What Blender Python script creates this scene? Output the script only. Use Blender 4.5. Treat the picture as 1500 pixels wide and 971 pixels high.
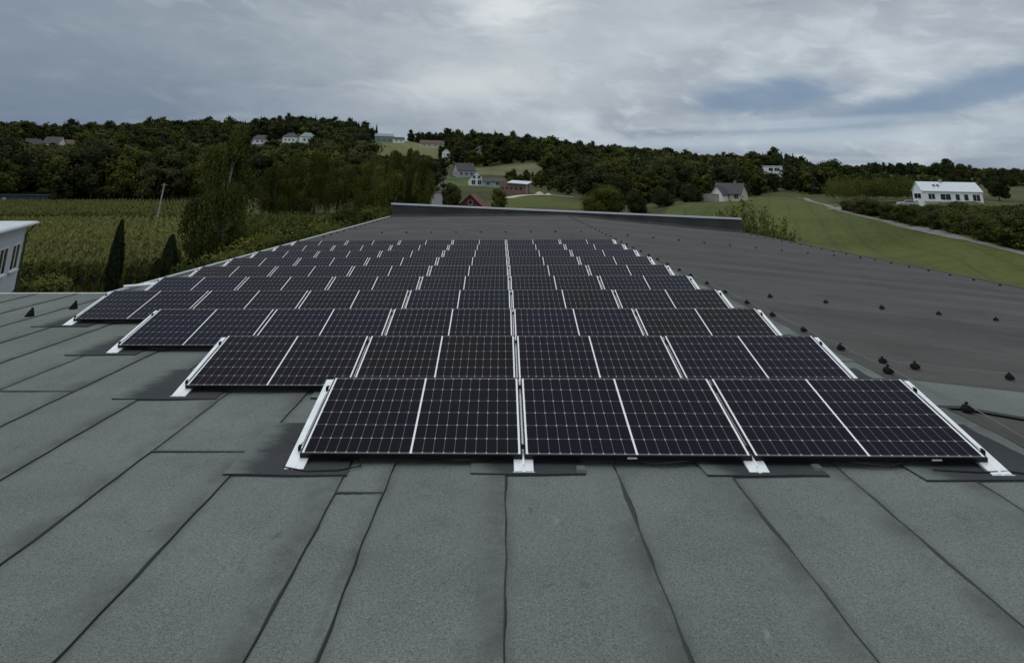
import bpy, math, random
import numpy as np
from mathutils import Matrix, Vector
R = math.radians
sc = bpy.context.scene
for o in list(bpy.data.objects): bpy.data.objects.remove(o)
col = sc.collection

# ------------------------------------------------------------------ camera (solved from the photograph)
W0, H0 = 1500.0, 971.0
FPX, CX, CY = 913.35, 705.33, 40.0          # focal length and optical centre of the uncropped picture
PITCH, YAW, ROLL, EYE = 0.24827, -0.033649, -0.0078736, 2.12913
SL = 0.03                                    # fall of the left roof slope towards the left eave
RF = Matrix.Rotation(-SL, 4, 'Y')            # roof frame (left slope = z 0) to world
def cam_axes():
    cp, sp, cy, sy = math.cos(PITCH), math.sin(PITCH), math.cos(YAW), math.sin(YAW)
    F = Vector((sy*cp, cy*cp, sp)); Rt = Vector((cy, -sy, 0)); U = Rt.cross(F)
    c, s = math.cos(ROLL), math.sin(ROLL)
    r3 = RF.to_3x3()
    return r3 @ F, r3 @ (c*Rt+s*U), r3 @ (c*U-s*Rt)
CF, CR, CU = cam_axes()
EYEW = RF @ Vector((0, 0, EYE))
cam = bpy.data.cameras.new('camera'); camo = bpy.data.objects.new('camera', cam); col.objects.link(camo)
m = Matrix((CR, CU, -CF)).transposed().to_4x4(); m.translation = EYEW; camo.matrix_world = m
cam.sensor_width = 36; cam.lens = 36*FPX/W0
cam.shift_x = (W0/2-CX)/W0; cam.shift_y = -(H0/2-CY)/W0
cam.clip_start = 0.05; cam.clip_end = 12000
sc.camera = camo
def pdir(px, py): return (CF + CR*((px-CX)/FPX) - CU*((py-CY)/FPX)).normalized()

# ------------------------------------------------------------------ sun, sky, exposure
SUN_EL, SUN_AZ = R(58), R(-105)              # behind the cloud, high on the left
sun = bpy.data.lights.new('sun', 'SUN'); sun.energy = 0.55; sun.angle = R(28); sun.color = (1, .96, .9)
suno = bpy.data.objects.new('sun', sun); col.objects.link(suno)
sd = Vector((math.sin(SUN_AZ)*math.cos(SUN_EL), math.cos(SUN_AZ)*math.cos(SUN_EL), math.sin(SUN_EL)))
suno.rotation_euler = sd.to_track_quat('Z', 'Y').to_euler()
sc.view_settings.view_transform = 'Standard'; sc.view_settings.look = 'None'
sc.view_settings.exposure = 0.0; sc.view_settings.gamma = 1.0; sc.view_settings.use_curve_mapping = False
world = bpy.data.worlds.new('World'); sc.world = world; world.use_nodes = True

class NT:
    """small node-tree writer"""
    def __init__(s, nt): s.t = nt; s.n = nt.nodes; s.l = nt.links
    def new(s, typ, **kw):
        n = s.n.new(typ)
        for k, v in kw.items(): setattr(n, k, v)
        return n
    def put(s, sock, v):
        if hasattr(v, 'is_linked') or isinstance(v, bpy.types.NodeSocket): s.l.new(v, sock)
        else: sock.default_value = v
    def math(s, op, a, b=0.0, c=None, clamp=False):
        n = s.new('ShaderNodeMath', operation=op); n.use_clamp = clamp
        s.put(n.inputs[0], a); s.put(n.inputs[1], b)
        if c is not None: s.put(n.inputs[2], c)
        return n.outputs[0]
    def mix(s, f, a, b):
        n = s.new('ShaderNodeMix', data_type='RGBA'); s.put(n.inputs[0], f)
        for i, v in ((6, a), (7, b)):
            s.put(n.inputs[i], v if not isinstance(v, tuple) else (*v, 1)[:4])
        return n.outputs[2]
    def sstep(s, v, a, b, lo=0.0, hi=1.0):
        n = s.new('ShaderNodeMapRange', interpolation_type='SMOOTHSTEP')
        s.put(n.inputs[0], v); s.put(n.inputs[1], a); s.put(n.inputs[2], b); s.put(n.inputs[3], lo); s.put(n.inputs[4], hi)
        return n.outputs[0]
    def noise(s, vec, scale, detail=4, rough=.5, dist=0.0):
        n = s.new('ShaderNodeTexNoise'); 
        if vec is not None: s.l.new(vec, n.inputs['Vector'])
        n.inputs['Scale'].default_value = scale; n.inputs['Detail'].default_value = detail
        n.inputs['Roughness'].default_value = rough; n.inputs['Distortion'].default_value = dist
        return n.outputs['Fac']
    def comb(s, x, y, z):
        n = s.new('ShaderNodeCombineXYZ')
        for i, v in enumerate((x, y, z)): s.put(n.inputs[i], v)
        return n.outputs[0]
    def sep(s, v):
        n = s.new('ShaderNodeSeparateXYZ'); s.l.new(v, n.inputs[0]); return n.outputs

def build_sky():
    T = NT(world.node_tree); T.n.clear()
    tc = T.new('ShaderNodeTexCoord'); d = T.sep(tc.outputs['Generated'])
    sky = T.new('ShaderNodeTexSky', sky_type='NISHITA'); sky.sun_disc = False
    sky.sun_elevation = SUN_EL; sky.sun_rotation = SUN_AZ; sky.air_density = 1.2; sky.dust_density = 1.5
    az = T.math('ARCTAN2', d[0], d[1]); el = T.math('ARCSINE', d[2])
    den = T.math('MAXIMUM', T.math('ADD', d[2], .10), .03)
    qx = T.math('DIVIDE', d[0], den); qy = T.math('DIVIDE', d[1], den)
    P = T.comb(T.math('MULTIPLY', qx, .8), qy, 0.0)
    n1 = T.noise(P, .9, 8, .58, .5)
    n2 = T.noise(P, 3.2, 8, .62, .8)
    n3 = T.noise(T.comb(T.math('MULTIPLY', az, 3.0), T.math('MULTIPLY', el, 26.0), 3.7), 1.0, 6, .55, .4)   # streaks along the cloud base
    wob = T.math('MULTIPLY_ADD', T.math('SUBTRACT', n3, .5), .9, T.math('MULTIPLY', T.math('SUBTRACT', T.noise(T.comb(T.math('MULTIPLY', az, 9.0), T.math('MULTIPLY', el, 24.0), 6.1), 1.0, 9, .62, .8), .5), 1.5))
    def blob(px, py, wx, wy, rot=0., soft=1.0, w=1.0):
        c = pdir(px, py); a0 = math.atan2(c.x, c.y); e0 = math.asin(c.z)
        da = T.math('SUBTRACT', az, a0); de = T.math('SUBTRACT', el, e0)
        cr, sr = math.cos(rot), math.sin(rot)
        u = T.math('ADD', T.math('MULTIPLY', da, cr/(wx/FPX)), T.math('MULTIPLY', de, sr/(wx/FPX)))
        v = T.math('ADD', T.math('MULTIPLY', da, -sr/(wy/FPX)), T.math('MULTIPLY', de, cr/(wy/FPX)))
        r = T.math('SQRT', T.math('ADD', T.math('MULTIPLY', u, u), T.math('MULTIPLY', v, v)))
        r = T.math('ADD', r, T.math('MULTIPLY', wob, 1.0*w))
        return T.sstep(r, 1+soft*.5, 1-soft*.5)
    # cloud deck: grey-blue body with lighter folds and ragged lumps
    q4 = T.comb(T.math('MULTIPLY', az, 7.5), T.math('MULTIPLY_ADD', el, 16.0, T.math('MULTIPLY', az, 2.2)), 1.3)
    n4 = T.noise(q4, .8, 5, .50, .35)
    n5 = T.noise(q4, 2.3, 5, .52, .4)
    body = T.mix(T.sstep(n1, .36, .64), (2.45, 2.95, 3.6), (3.7, 4.25, 4.8))
    body = T.mix(T.math('MULTIPLY', T.sstep(n4, .45, .68), .75), body, (5.3, 5.85, 6.3))
    body = T.mix(T.math('MULTIPLY', T.sstep(n4, .47, .33), .65), body, (2.6, 3.1, 3.7))
    body = T.mix(T.math('MULTIPLY', T.sstep(n5, .50, .72), .5), body, (6.0, 6.5, 6.9))
    body = T.mix(T.math('MULTIPLY', T.sstep(n5, .48, .30), .32), body, (2.7, 3.15, 3.75))
    body = T.mix(T.math('MULTIPLY', T.sstep(n3, .46, .72), .22), body, (2.7, 3.2, 3.8))
    # heavier bluish bank on the left
    b = T.math('MULTIPLY', blob(90, 150, 430, 85, 0.05, 1.6, .9), .92)
    body = T.mix(b, body, (1.25, 1.75, 2.55))
    b = T.math('MULTIPLY', blob(60, 20, 560, 130, 0, 1.6, .8), .7)
    body = T.mix(b, body, (2.1, 2.6, 3.15))
    b = T.math('MULTIPLY', blob(1010, 8, 330, 30, 0, 1.6, .9), .6)
    body = T.mix(b, body, (2.9, 3.3, 3.75))
    b = T.math('MULTIPLY', blob(560, 150, 130, 22, .1, 1.7, 1.2), .55)
    body = T.mix(b, body, (2.3, 2.8, 3.5))
    # thin bright cloud in the middle
    b = T.math('MULTIPLY', blob(800, 75, 330, 100, 0.1, 1.8, 1.1), .6)
    body = T.mix(b, body, (4.9, 5.4, 5.7))
    b = T.math('MULTIPLY', blob(742, 20, 70, 26, .1, 1.8, 1.5), .6)
    body = T.mix(b, body, (7.8, 8.1, 8.2))
    b = T.math('MULTIPLY', blob(690, 122, 110, 26, .1, 1.8, 1.2), .6)
    body = T.mix(b, body, (6.2, 6.6, 6.7))
    # openings to the blue on the right
    blue = T.new('ShaderNodeVectorMath', operation='MULTIPLY_ADD')
    T.l.new(sky.outputs[0], blue.inputs[0]); blue.inputs[1].default_value = (.13, .13, .13); blue.inputs[2].default_value = (1.25, 1.9, 2.95)
    blue = blue.outputs[0]
    for (px, py, wx, wy, rot, k) in ((1115, 142, 88, 22, .04, .85), (1395, 146, 200, 17, .24, .75), (1150, 197, 120, 6, .03, .6), (1230, 168, 170, 11, .12, .5), (1440, 112, 60, 9, .1, .4)):
        body = T.mix(T.math('MULTIPLY', blob(px, py, wx, wy, rot, 1.1, 1.1), k), body, blue)
    # pale streaks low on the right
    for (px, py, wx, wy, k) in ((1350, 196, 300, 12, .5), (1150, 182, 160, 6, .5), (1000, 208, 260, 9, .4)):
        body = T.mix(T.math('MULTIPLY', blob(px, py, wx, wy, .03, 1.2, .8), k), body, (4.6, 5.3, 5.9))
    # towards the zenith the deck is brighter (thinner), below the horizon dark ground
    zen = T.sstep(el, .42, .95)
    body = T.mix(zen, body, (7.2, 7.7, 8.1))
    behind = T.sstep(el, -.02, -.10)
    body = T.mix(behind, body, (.5, .55, .45))
    bg = T.new('ShaderNodeBackground'); T.l.new(body, bg.inputs[0]); bg.inputs[1].default_value = 0.109
    out = T.new('ShaderNodeOutputWorld'); T.l.new(bg.outputs[0], out.inputs[0])
build_sky()

# ------------------------------------------------------------------ materials
MATS = {}
def mat(name, rgb, rough=.7, metal=0.0, spec=.5, var=0.0, vscale=3.0, bump=0.0, bscale=40.0):
    if name in MATS: return MATS[name]
    m = bpy.data.materials.new(name); m.use_nodes = True; T = NT(m.node_tree)
    p = T.n['Principled BSDF']; p.inputs['Roughness'].default_value = rough; p.inputs['Metallic'].default_value = metal
    p.inputs['Specular IOR Level'].default_value = spec
    tc = T.new('ShaderNodeTexCoord')
    if var > 0:
        f = T.noise(tc.outputs['Object'], vscale, 6, .6)
        lo = tuple(c*(1-var) for c in rgb); hi = tuple(min(1, c*(1+var)) for c in rgb)
        T.l.new(T.mix(T.sstep(f, .3, .7), lo, hi), p.inputs['Base Color'])
        T.l.new(T.math('MULTIPLY_ADD', f, .25, rough-.12, clamp=True), p.inputs['Roughness'])
    else: p.inputs['Base Color'].default_value = (*rgb, 1)
    if bump > 0:
        b = T.new('ShaderNodeBump'); b.inputs['Strength'].default_value = bump; b.inputs['Distance'].default_value = .02
        T.l.new(T.noise(tc.outputs['Object'], bscale, 4), b.inputs['Height']); T.l.new(b.outputs[0], p.inputs['Normal'])
    MATS[name] = m; return m

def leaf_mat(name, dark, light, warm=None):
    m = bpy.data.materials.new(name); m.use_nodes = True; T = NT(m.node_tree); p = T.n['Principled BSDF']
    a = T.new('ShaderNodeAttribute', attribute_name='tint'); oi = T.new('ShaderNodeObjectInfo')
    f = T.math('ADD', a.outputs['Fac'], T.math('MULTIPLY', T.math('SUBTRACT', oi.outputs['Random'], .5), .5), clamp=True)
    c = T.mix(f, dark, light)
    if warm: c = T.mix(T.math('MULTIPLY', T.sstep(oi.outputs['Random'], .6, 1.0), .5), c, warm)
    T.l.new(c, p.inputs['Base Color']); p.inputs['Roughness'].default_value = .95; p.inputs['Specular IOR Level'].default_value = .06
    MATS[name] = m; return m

M_LEAF = leaf_mat('broadleaf_foliage', (.022, .029, .012), (.080, .092, .034), (.098, .094, .036))
M_LEAFY = leaf_mat('yellow_green_foliage', (.044, .053, .011), (.138, .148, .036))
M_CON = leaf_mat('conifer_foliage', (.018, .027, .013), (.058, .074, .032))
M_BIRCHLEAF = leaf_mat('birch_foliage', (.028, .036, .010), (.110, .128, .032))
M_SHOOT = leaf_mat('fresh_shoot_foliage', (.050, .066, .016), (.145, .160, .045))
M_CORN = leaf_mat('corn_foliage', (.068, .080, .020), (.215, .215, .072))
M_BUSH = leaf_mat('bush_foliage', (.026, .036, .009), (.095, .108, .028))
M_BARK = mat('bark', (.085, .07, .055), .9, var=.4, vscale=6)
M_BIRCH = mat('birch_bark', (.32, .31, .29), .8, var=.5, vscale=5)
M_ALU = mat('brushed_aluminium', (.86, .89, .90), .40, .35, var=.08, vscale=9)
M_ALUD = mat('weathered_aluminium', (.55, .58, .58), .45, .6, var=.15, vscale=9)
M_FRAME = mat('black_anodised_frame', (.008, .008, .009), .42, .0, .22)
M_BACK = mat('panel_backsheet', (.45, .45, .45), .7)
M_BLACK = mat('black_plastic', (.008, .008, .008), .75, spec=.15)
M_RUBBER = mat('black_rubber', (.012, .012, .012), .8)
M_WIRE = mat('galvanised_wire', (.22, .22, .21), .55, .5)
M_WHITE = mat('white_render', (.80, .81, .82), .85, var=.07, vscale=.8)
M_GREYW = mat('light_grey_render', (.40, .43, .48), .85, var=.08, vscale=.6, bump=.1)
M_CREAM = mat('cream_render', (.55, .50, .42), .85, var=.1, vscale=.8)
M_GLASS = mat('window_glass', (.015, .018, .022), .08, 0, .6)
M_PVC = mat('white_window_frame', (.75, .76, .77), .5)
M_TILE = mat('dark_roof_tiles', (.055, .055, .062), .75, var=.25, vscale=4, bump=.5, bscale=9)
M_BROWNT = mat('brown_roof_tiles', (.11, .075, .06), .8, var=.25, vscale=4, bump=.5, bscale=9)
M_REDT = mat('dark_red_roof_tiles', (.14, .035, .035), .75, var=.3, vscale=3, bump=.5, bscale=9)
M_METALR = mat('pale_metal_roof', (.62, .66, .70), .5, .2, var=.06, vscale=1.5)
M_GREENR = mat('grey_green_metal_roof', (.20, .25, .25), .5, .2, var=.1)
M_REDW = mat('dark_red_cladding', (.13, .035, .035), .85, var=.3, vscale=2)
M_BRICK = mat('bare_brick', (.24, .135, .105), .9, var=.3, vscale=6, bump=.4, bscale=14)
M_CONC = mat('concrete', (.32, .31, .29), .9, var=.2, vscale=3, bump=.3)
M_STONE = mat('stone_wall', (.30, .29, .27), .9, var=.3, vscale=1.6, bump=.5, bscale=5)
M_NAVY = mat('dark_blue_steel', (.035, .045, .06), .6, .1, var=.2, vscale=2)
M_WOOD = mat('dark_wood_cladding', (.07, .055, .045), .8, var=.3, vscale=5)
M_SAND = mat('pale_sand', (.48, .43, .34), .95, var=.2, vscale=3)
M_SOIL = mat('dark_soil', (.035, .035, .022), .95, var=.4, vscale=1)

def membrane_mat(name, lo, hi, stain, grain=.35, seam=True):
    grain *= 1.45
    """mineral-faced bitumen felt: granules, dirt along the laps, scuffs"""
    m = bpy.data.materials.new(name); m.use_nodes = True; T = NT(m.node_tree); p = T.n['Principled BSDF']
    tc = T.new('ShaderNodeTexCoord'); g = tc.outputs['Object']
    big = T.noise(g, .55, 5, .6, .3); mid = T.noise(g, 2.6, 6, .65); fine = T.noise(g, 165, 3, .8); fin2 = T.noise(g, 62, 4, .8)
    c = T.mix(T.sstep(big, .3, .7), lo, hi)
    c = T.mix(T.math('MULTIPLY', T.sstep(mid, .52, .74), .38), c, tuple(v*.66 for v in lo))
    gr = T.math('ADD', T.math('MULTIPLY', T.math('SUBTRACT', fine, .5), grain*6.5), T.math('MULTIPLY', T.math('SUBTRACT', fin2, .5), grain*3.2))
    mul = T.new('ShaderNodeVectorMath', operation='SCALE'); T.l.new(c, mul.inputs[0]); T.l.new(T.math('ADD', 1.0, gr), mul.inputs['Scale'])
    c = mul.outputs[0]
    if seam:
        uv = T.sep(tc.outputs['UV'])                   # u runs 0..1 across the roll
        e = T.math('MAXIMUM', T.sstep(uv[0], .70, 1.0), T.sstep(uv[0], .10, 0.0, 0.0, .7))
        pn = T.math('ADD', T.noise(T.comb(uv[0], T.math('MULTIPLY', uv[1], 1.2), 0.0), 1.3, 7, .7), T.math('MULTIPLY', T.math('SUBTRACT', fin2, .5), .45))
        f = T.math('MULTIPLY', T.math('MULTIPLY', e, T.sstep(pn, .38, .62)), .66)
        c = T.mix(f, c, stain)
        s = T.noise(T.comb(T.math('MULTIPLY', uv[0], 5), T.math('MULTIPLY', uv[1], 1.6), 4.0), 1.4, 7, .7, .6)   # pale scuffs
        c = T.mix(T.math('MULTIPLY', T.sstep(s, .66, .74), .30), c, (.36, .38, .37))
        s2 = T.noise(T.comb(T.math('MULTIPLY', uv[0], 3), T.math('MULTIPLY', uv[1], 2.2), 9.0), 1.8, 6, .7, .3)
        c = T.mix(T.math('MULTIPLY', T.sstep(s2, .62, .72), .45), c, stain)
    T.l.new(c, p.inputs['Base Color']); p.inputs['Roughness'].default_value = .9; p.inputs['Specular IOR Level'].default_value = .25
    b = T.new('ShaderNodeBump'); b.inputs['Strength'].default_value = .5; b.inputs['Distance'].default_value = .004
    T.l.new(T.math('ADD', fine, T.math('MULTIPLY', big, 2.0)), b.inputs['Height']); T.l.new(b.outputs[0], p.inputs['Normal'])
    MATS[name] = m; return m
M_FELT = membrane_mat('grey_green_felt', (.126, .145, .135), (.164, .183, .171), (.066, .058, .055))
M_FELTB = membrane_mat('old_brown_felt', (.062, .060, .056), (.085, .083, .078), (.05, .045, .04), .3, False)
M_PATCH = membrane_mat('new_dark_felt', (.034, .037, .041), (.050, .054, .058), (.03, .03, .03), .25, False)
def fade_patch():
    """granules washed over the left border of each new piece of felt"""
    T = NT(M_PATCH.node_tree); p = T.n['Principled BSDF']; src = p.inputs['Base Color'].links[0].from_socket
    tc = T.new('ShaderNodeTexCoord'); uv = T.sep(tc.outputs['UV']); g = tc.outputs['Object']
    st = T.noise(T.comb(T.math('MULTIPLY', uv[0], 2.0), T.math('MULTIPLY', uv[1], 6.5), 0.0), 1.0, 6, .6)
    gr = T.noise(g, 90, 3, .7)
    edge = T.math('ADD', T.math('MULTIPLY', uv[0], 2.2), T.math('MULTIPLY', T.math('SUBTRACT', st, .5), .95))
    edge = T.math('ADD', edge, T.math('MULTIPLY', T.math('SUBTRACT', gr, .5), .5))
    T.l.new(T.mix(T.sstep(edge, .55, .05), src, (.130, .152, .139)), p.inputs['Base Color'])
fade_patch()
def old_laps():
    """rolls of the old felt lie across the slope: a lap every metre and a tone of its own for each roll"""
    T = NT(M_FELTB.node_tree); p = T.n['Principled BSDF']; src = p.inputs['Base Color'].links[0].from_socket
    tc = T.new('ShaderNodeTexCoord'); g = T.sep(tc.outputs['Object'])
    y = T.math('ADD', g[1], T.math('MULTIPLY', T.math('SUBTRACT', T.noise(tc.outputs['Object'], .8, 3), .5), .06))
    k = T.math('FLOOR', y); wn = T.new('ShaderNodeTexWhiteNoise', noise_dimensions='1D'); T.l.new(k, wn.inputs['W'])
    f = T.math('FRACT', y); lap = T.math('MAXIMUM', T.sstep(f, .965, .99), T.sstep(f, .012, 0.0))
    sc_ = T.new('ShaderNodeVectorMath', operation='SCALE'); T.l.new(src, sc_.inputs[0])
    st = T.noise(T.comb(T.math('MULTIPLY', g[0], .35), T.math('MULTIPLY', g[1], 1.8), 2.0), 1.2, 6, .65, .5)
    T.l.new(T.math('ADD', T.math('MULTIPLY_ADD', wn.outputs['Value'], .26, .76), T.math('MULTIPLY', st, .24)), sc_.inputs['Scale'])
    T.l.new(T.mix(T.math('MULTIPLY', lap, .6), sc_.outputs[0], (.022, .02, .018)), p.inputs['Base Color'])
old_laps()
M_BITU = mat('bitumen_bead', (.012, .012, .012), .55)
M_FELTW = membrane_mat('parapet_felt', (.046, .048, .047), (.072, .074, .073), (.05, .05, .05), .2, False)

def panel_mat():
    m = bpy.data.materials.new('solar_cells'); m.use_nodes = True; T = NT(m.node_tree); p = T.n['Principled BSDF']
    tc = T.new('ShaderNodeTexCoord'); uv = T.sep(tc.outputs['UV']); oi = T.new('ShaderNodeObjectInfo')
    u, v = uv[0], uv[1]                                # metres from the lower left glass corner, glass 1.733 x 1.016
    CW, CH, MU, MV, CG = .0843, .1655, .016, .0115, .015
    au = T.math('ABSOLUTE', T.math('SUBTRACT', u, 1.733/2))          # distance from the middle
    cu = T.math('SUBTRACT', au, CG/2)
    gu = T.math('MULTIPLY', T.math('PINGPONG', cu, CW/2), 1.0)       # distance to nearest cell border
    gv = T.math('PINGPONG', T.math('SUBTRACT', v, MV), CH/2)
    lu = T.math('LESS_THAN', gu, .0014); lv = T.math('LESS_THAN', gv, .0016)
    dia = T.math('LESS_THAN', T.math('ADD', gu, gv), .0095)
    centre = T.math('LESS_THAN', au, CG/2)
    mu = T.math('GREATER_THAN', cu, CW*10)                          # white margins at the short ends
    mv = T.math('GREATER_THAN', T.math('ABSOLUTE', T.math('SUBTRACT', v, 1.016/2)), CH*3+.002)
    ln = T.math('MAXIMUM', lu, T.math('MAXIMUM', lv, dia)); strong = T.math('MAXIMUM', centre, mu); 
    gb = T.math('PINGPONG', T.math('SUBTRACT', v, MV), CH/18); bus = T.math('LESS_THAN', gb, .0005)
    cell = T.mix(oi.outputs['Random'], (.0055, .0040, .0060), (.0035, .0050, .0200))
    cell = T.mix(T.math('MULTIPLY', T.noise(tc.outputs['UV'], 2.0, 3), .5), cell, (.011, .008, .010))
    c = T.mix(T.math('MULTIPLY', bus, .25), cell, (.12, .12, .13))
    c = T.mix(T.math('MULTIPLY', T.math('MAXIMUM', T.math('MULTIPLY', T.math('MAXIMUM', lu, lv), .45), dia), .95), c, (.46, .46, .47)); c = T.mix(T.math('MULTIPLY', mv, .5), c, (.3, .3, .3)); c = T.mix(strong, c, (.85, .86, .87))
    T.l.new(c, p.inputs['Base Color']); p.inputs['IOR'].default_value = 1.11
    dust = T.noise(tc.outputs['Object'], 3.0, 5, .6)
    T.l.new(T.math('MULTIPLY_ADD', dust, .10, .05), p.inputs['Roughness'])
    MATS['cells'] = m; return m
M_CELL = panel_mat()

# ------------------------------------------------------------------ mesh helpers
class MB:
    def __init__(s): s.v = []; s.f = []; s.m = []; s.uv = []
    def quad(s, pts, mi=0, uv=None):
        b = len(s.v); s.v += [tuple(p) for p in pts]; s.f.append(tuple(range(b, b+len(pts)))); s.m.append(mi)
        s.uv += list(uv) if uv else [(0, 0)]*len(pts); return s
    def hexa(s, p, mi=0):
        """8 points: bottom ring then top ring, both counter-clockwise from above"""
        for f in ((0,3,2,1), (4,5,6,7), (0,1,5,4), (1,2,6,5), (2,3,7,6), (3,0,4,7)): s.quad([p[i] for i in f], mi)
        return s
    def box(s, x0, x1, y0, y1, z0, z1, mi=0, M=None):
        p = [Vector(q) for q in ((x0,y0,z0),(x1,y0,z0),(x1,y1,z0),(x0,y1,z0),(x0,y0,z1),(x1,y0,z1),(x1,y1,z1),(x0,y1,z1))]
        if M: p = [M @ q for q in p]
        return s.hexa(p, mi)
    def rings(s, rings, mi=0, cap=True):
        n = len(rings[0]); b = len(s.v)
        for r in rings: s.v += [tuple(q) for q in r]
        for k in range(len(rings)-1):
            for i in range(n):
                j = (i+1) % n; s.f.append((b+k*n+i, b+k*n+j, b+(k+1)*n+j, b+(k+1)*n+i)); s.m.append(mi); s.uv += [(0,0)]*4
        if cap:
            s.f.append(tuple(b+i for i in reversed(range(n)))); s.m.append(mi); s.uv += [(0,0)]*n
            k = len(rings)-1; s.f.append(tuple(b+k*n+i for i in range(n))); s.m.append(mi); s.uv += [(0,0)]*n
        return s
    def tube(s, pts, rad, n=6, mi=0):
        pts = [Vector(p) for p in pts]; rr = rad if isinstance(rad, (list, tuple)) else [rad]*len(pts); out = []
        for i, p in enumerate(pts):
            t = (pts[min(i+1, len(pts)-1)]-pts[max(i-1, 0)]).normalized()
            a = t.cross(Vector((0,0,1)) if abs(t.z) < .9 else Vector((1,0,0))).normalized(); b = t.cross(a)
            out.append([p+(a*math.cos(-2*math.pi*k/n)+b*math.sin(-2*math.pi*k/n))*rr[i] for k in range(n)])
        return s.rings(out, mi)
    def build(s, name, mats, parent=None, smooth=False, M=None):
        me = bpy.data.meshes.new(name); me.from_pydata(s.v, [], s.f)
        for mm in (mats if isinstance(mats, (list, tuple)) else [mats]): me.materials.append(mm)
        me.polygons.foreach_set('material_index', s.m)
        if any(q != (0, 0) for q in s.uv):
            ul = me.uv_layers.new(name='UVMap'); ul.data.foreach_set('uv', np.array(s.uv, dtype=np.float32).ravel())
        if smooth: me.polygons.foreach_set('use_smooth', [True]*len(me.polygons))
        me.update(); o = bpy.data.objects.new(name, me); col.objects.link(o)
        if parent: o.parent = parent
        if M: o.matrix_basis = M
        return o
def tag(o, label=None, cat=None, group=None, kind=None):
    for k, v in (('label', label), ('category', cat), ('group', group), ('kind', kind)):
        if v: o[k] = v
    return o
def empty(name, M, label, cat, group=None):
    o = bpy.data.objects.new(name, None); o.empty_display_size = .2; col.objects.link(o); o.matrix_basis = M
    return tag(o, label, cat, group)
def kids(o): return [c for c in bpy.data.objects if c.parent == o]
def copy_tree(o, M, label, group=None, kidmap=None):
    c = o.copy(); col.objects.link(c); c.matrix_basis = M; c['label'] = label
    if group: c['group'] = group
    for ch in kidmap if kidmap is not None else kids(o):
        k = ch.copy(); col.objects.link(k); k.parent = c
        for g in kids(ch): gg = g.copy(); col.objects.link(gg); gg.parent = k
    return c
ORD = ['', 'first', 'second', 'third', 'fourth', 'fifth', 'sixth', 'seventh', 'eighth', 'ninth', 'tenth', 'eleventh', 'twelfth', 'thirteenth', 'fourteenth', 'fifteenth', 'sixteenth', 'seventeenth', 'eighteenth', 'nineteenth', 'twentieth', 'twenty-first', 'twenty-second', 'twenty-third', 'twenty-fourth', 'twenty-fifth', 'twenty-sixth']
def T3(x, y, z): return Matrix.Translation((x, y, z))
def RZ(a): return Matrix.Rotation(a, 4, 'Z')

# ------------------------------------------------------------------ terrain
GZ = -6.5                                              # yard level; the roof is about zero
TC = [-160, 0, 330, 430, 560, 690, 800, 900, 1030, 1140, 1180, 1280, 1400, 1500, 1660]
TD = [0, 80, 120, 185, 200, 300, 400, 500, 600, 750, 1000, 1500, 4000]
FL = None
TY = {                                                 # picture row of the ground at each distance
 -160: [FL,FL,FL,FL,FL,279,251,222,211,204,199,200,215],
 0:    [FL,FL,FL,FL,FL,280,252,224,214,207,202,203,215],
 330:  [FL,FL,FL,FL,FL,282,255,228,211,198,194,197,220],
 430:  [FL,FL,FL,FL,FL,284,252,226,208,190,188,192,225],
 560:  [FL,FL,FL,FL,FL,276,251,231,216,204,207,212,235],
 690:  [FL,FL,FL,FL,FL,283,261,244,229,213,212,218,240],
 800:  [FL,FL,FL,FL,303,286,263,241,232,223,223,228,245],
 900:  [FL,FL,FL,FL,307,291,272,256,243,230,233,238,252],
 1030: [FL,FL,FL,302,299,286,273,263,254,244,248,252,262],
 1140: [FL,FL,FL,302,299,286,266,253,248,247,252,256,266],
 1180: [FL,FL,FL,301,299,288,276,268,262,258,257,257,268],
 1280: [FL,FL,FL,305,301,286,279,273,269,263,259,254,272],
 1400: [FL,FL,349,299,296,281,276,272,269,266,262,257,276],
 1500: [FL,FL,357,307,303,286,277,273,271,269,266,264,280],
 1660: [FL,FL,368,310,306,290,280,276,274,272,270,268,285]}
TZ = np.zeros((len(TC), len(TD)))
for i, c in enumerate(TC):
    for j, d in enumerate(TD):
        y = TY[c][j]
        if y is None: TZ[i, j] = GZ
        else:
            q = pdir(c, y); TZ[i, j] = max(GZ-1.0, EYEW.z+q.z/math.hypot(q.x, q.y)*d)
_cs = np.arange(-400, 1900, 10.0); _az = np.array([math.atan2(pdir(c, 270).x, pdir(c, 270).y) for c in _cs])
def colof(x, y): return np.interp(np.arctan2(x, y), _az, _cs)
def sm(t): return t*t*(3-2*t)
def ground(x, y):
    x = np.asarray(x, float); y = np.asarray(y, float)
    d = np.hypot(x, y); az = np.arctan2(x, y); c = np.clip(np.interp(az, _az, _cs), TC[0], TC[-1])
    i = np.clip(np.searchsorted(TC, c)-1, 0, len(TC)-2); tc = np.array(TC, float)
    f = sm((c-tc[i])/(tc[i+1]-tc[i])); td = np.array(TD, float)
    j = np.clip(np.searchsorted(TD, d)-1, 0, len(TD)-2); g = np.clip((d-td[j])/(td[j+1]-td[j]), 0, 1)
    z = (TZ[i, j]*(1-f)+TZ[i+1, j]*f)*(1-g)+(TZ[i, j+1]*(1-f)+TZ[i+1, j+1]*f)*g
    k = np.clip((d-150)/400, 0, 1)
    z = z+k*(1.6*np.sin(x*.031+1.3)*np.sin(y*.027)+.8*np.sin(x*.083+y*.05))
    back = np.clip((np.abs(az)-1.2)/.5, 0, 1)
    return z*(1-back)+GZ*back
def gz(x, y): return float(ground(x, y))
def gpt(c, d, dz=0.0):
    a = float(np.interp(c, _cs, _az)); x, y = math.sin(a)*d, math.cos(a)*d
    return Vector((x, y, gz(x, y)+dz))
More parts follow.
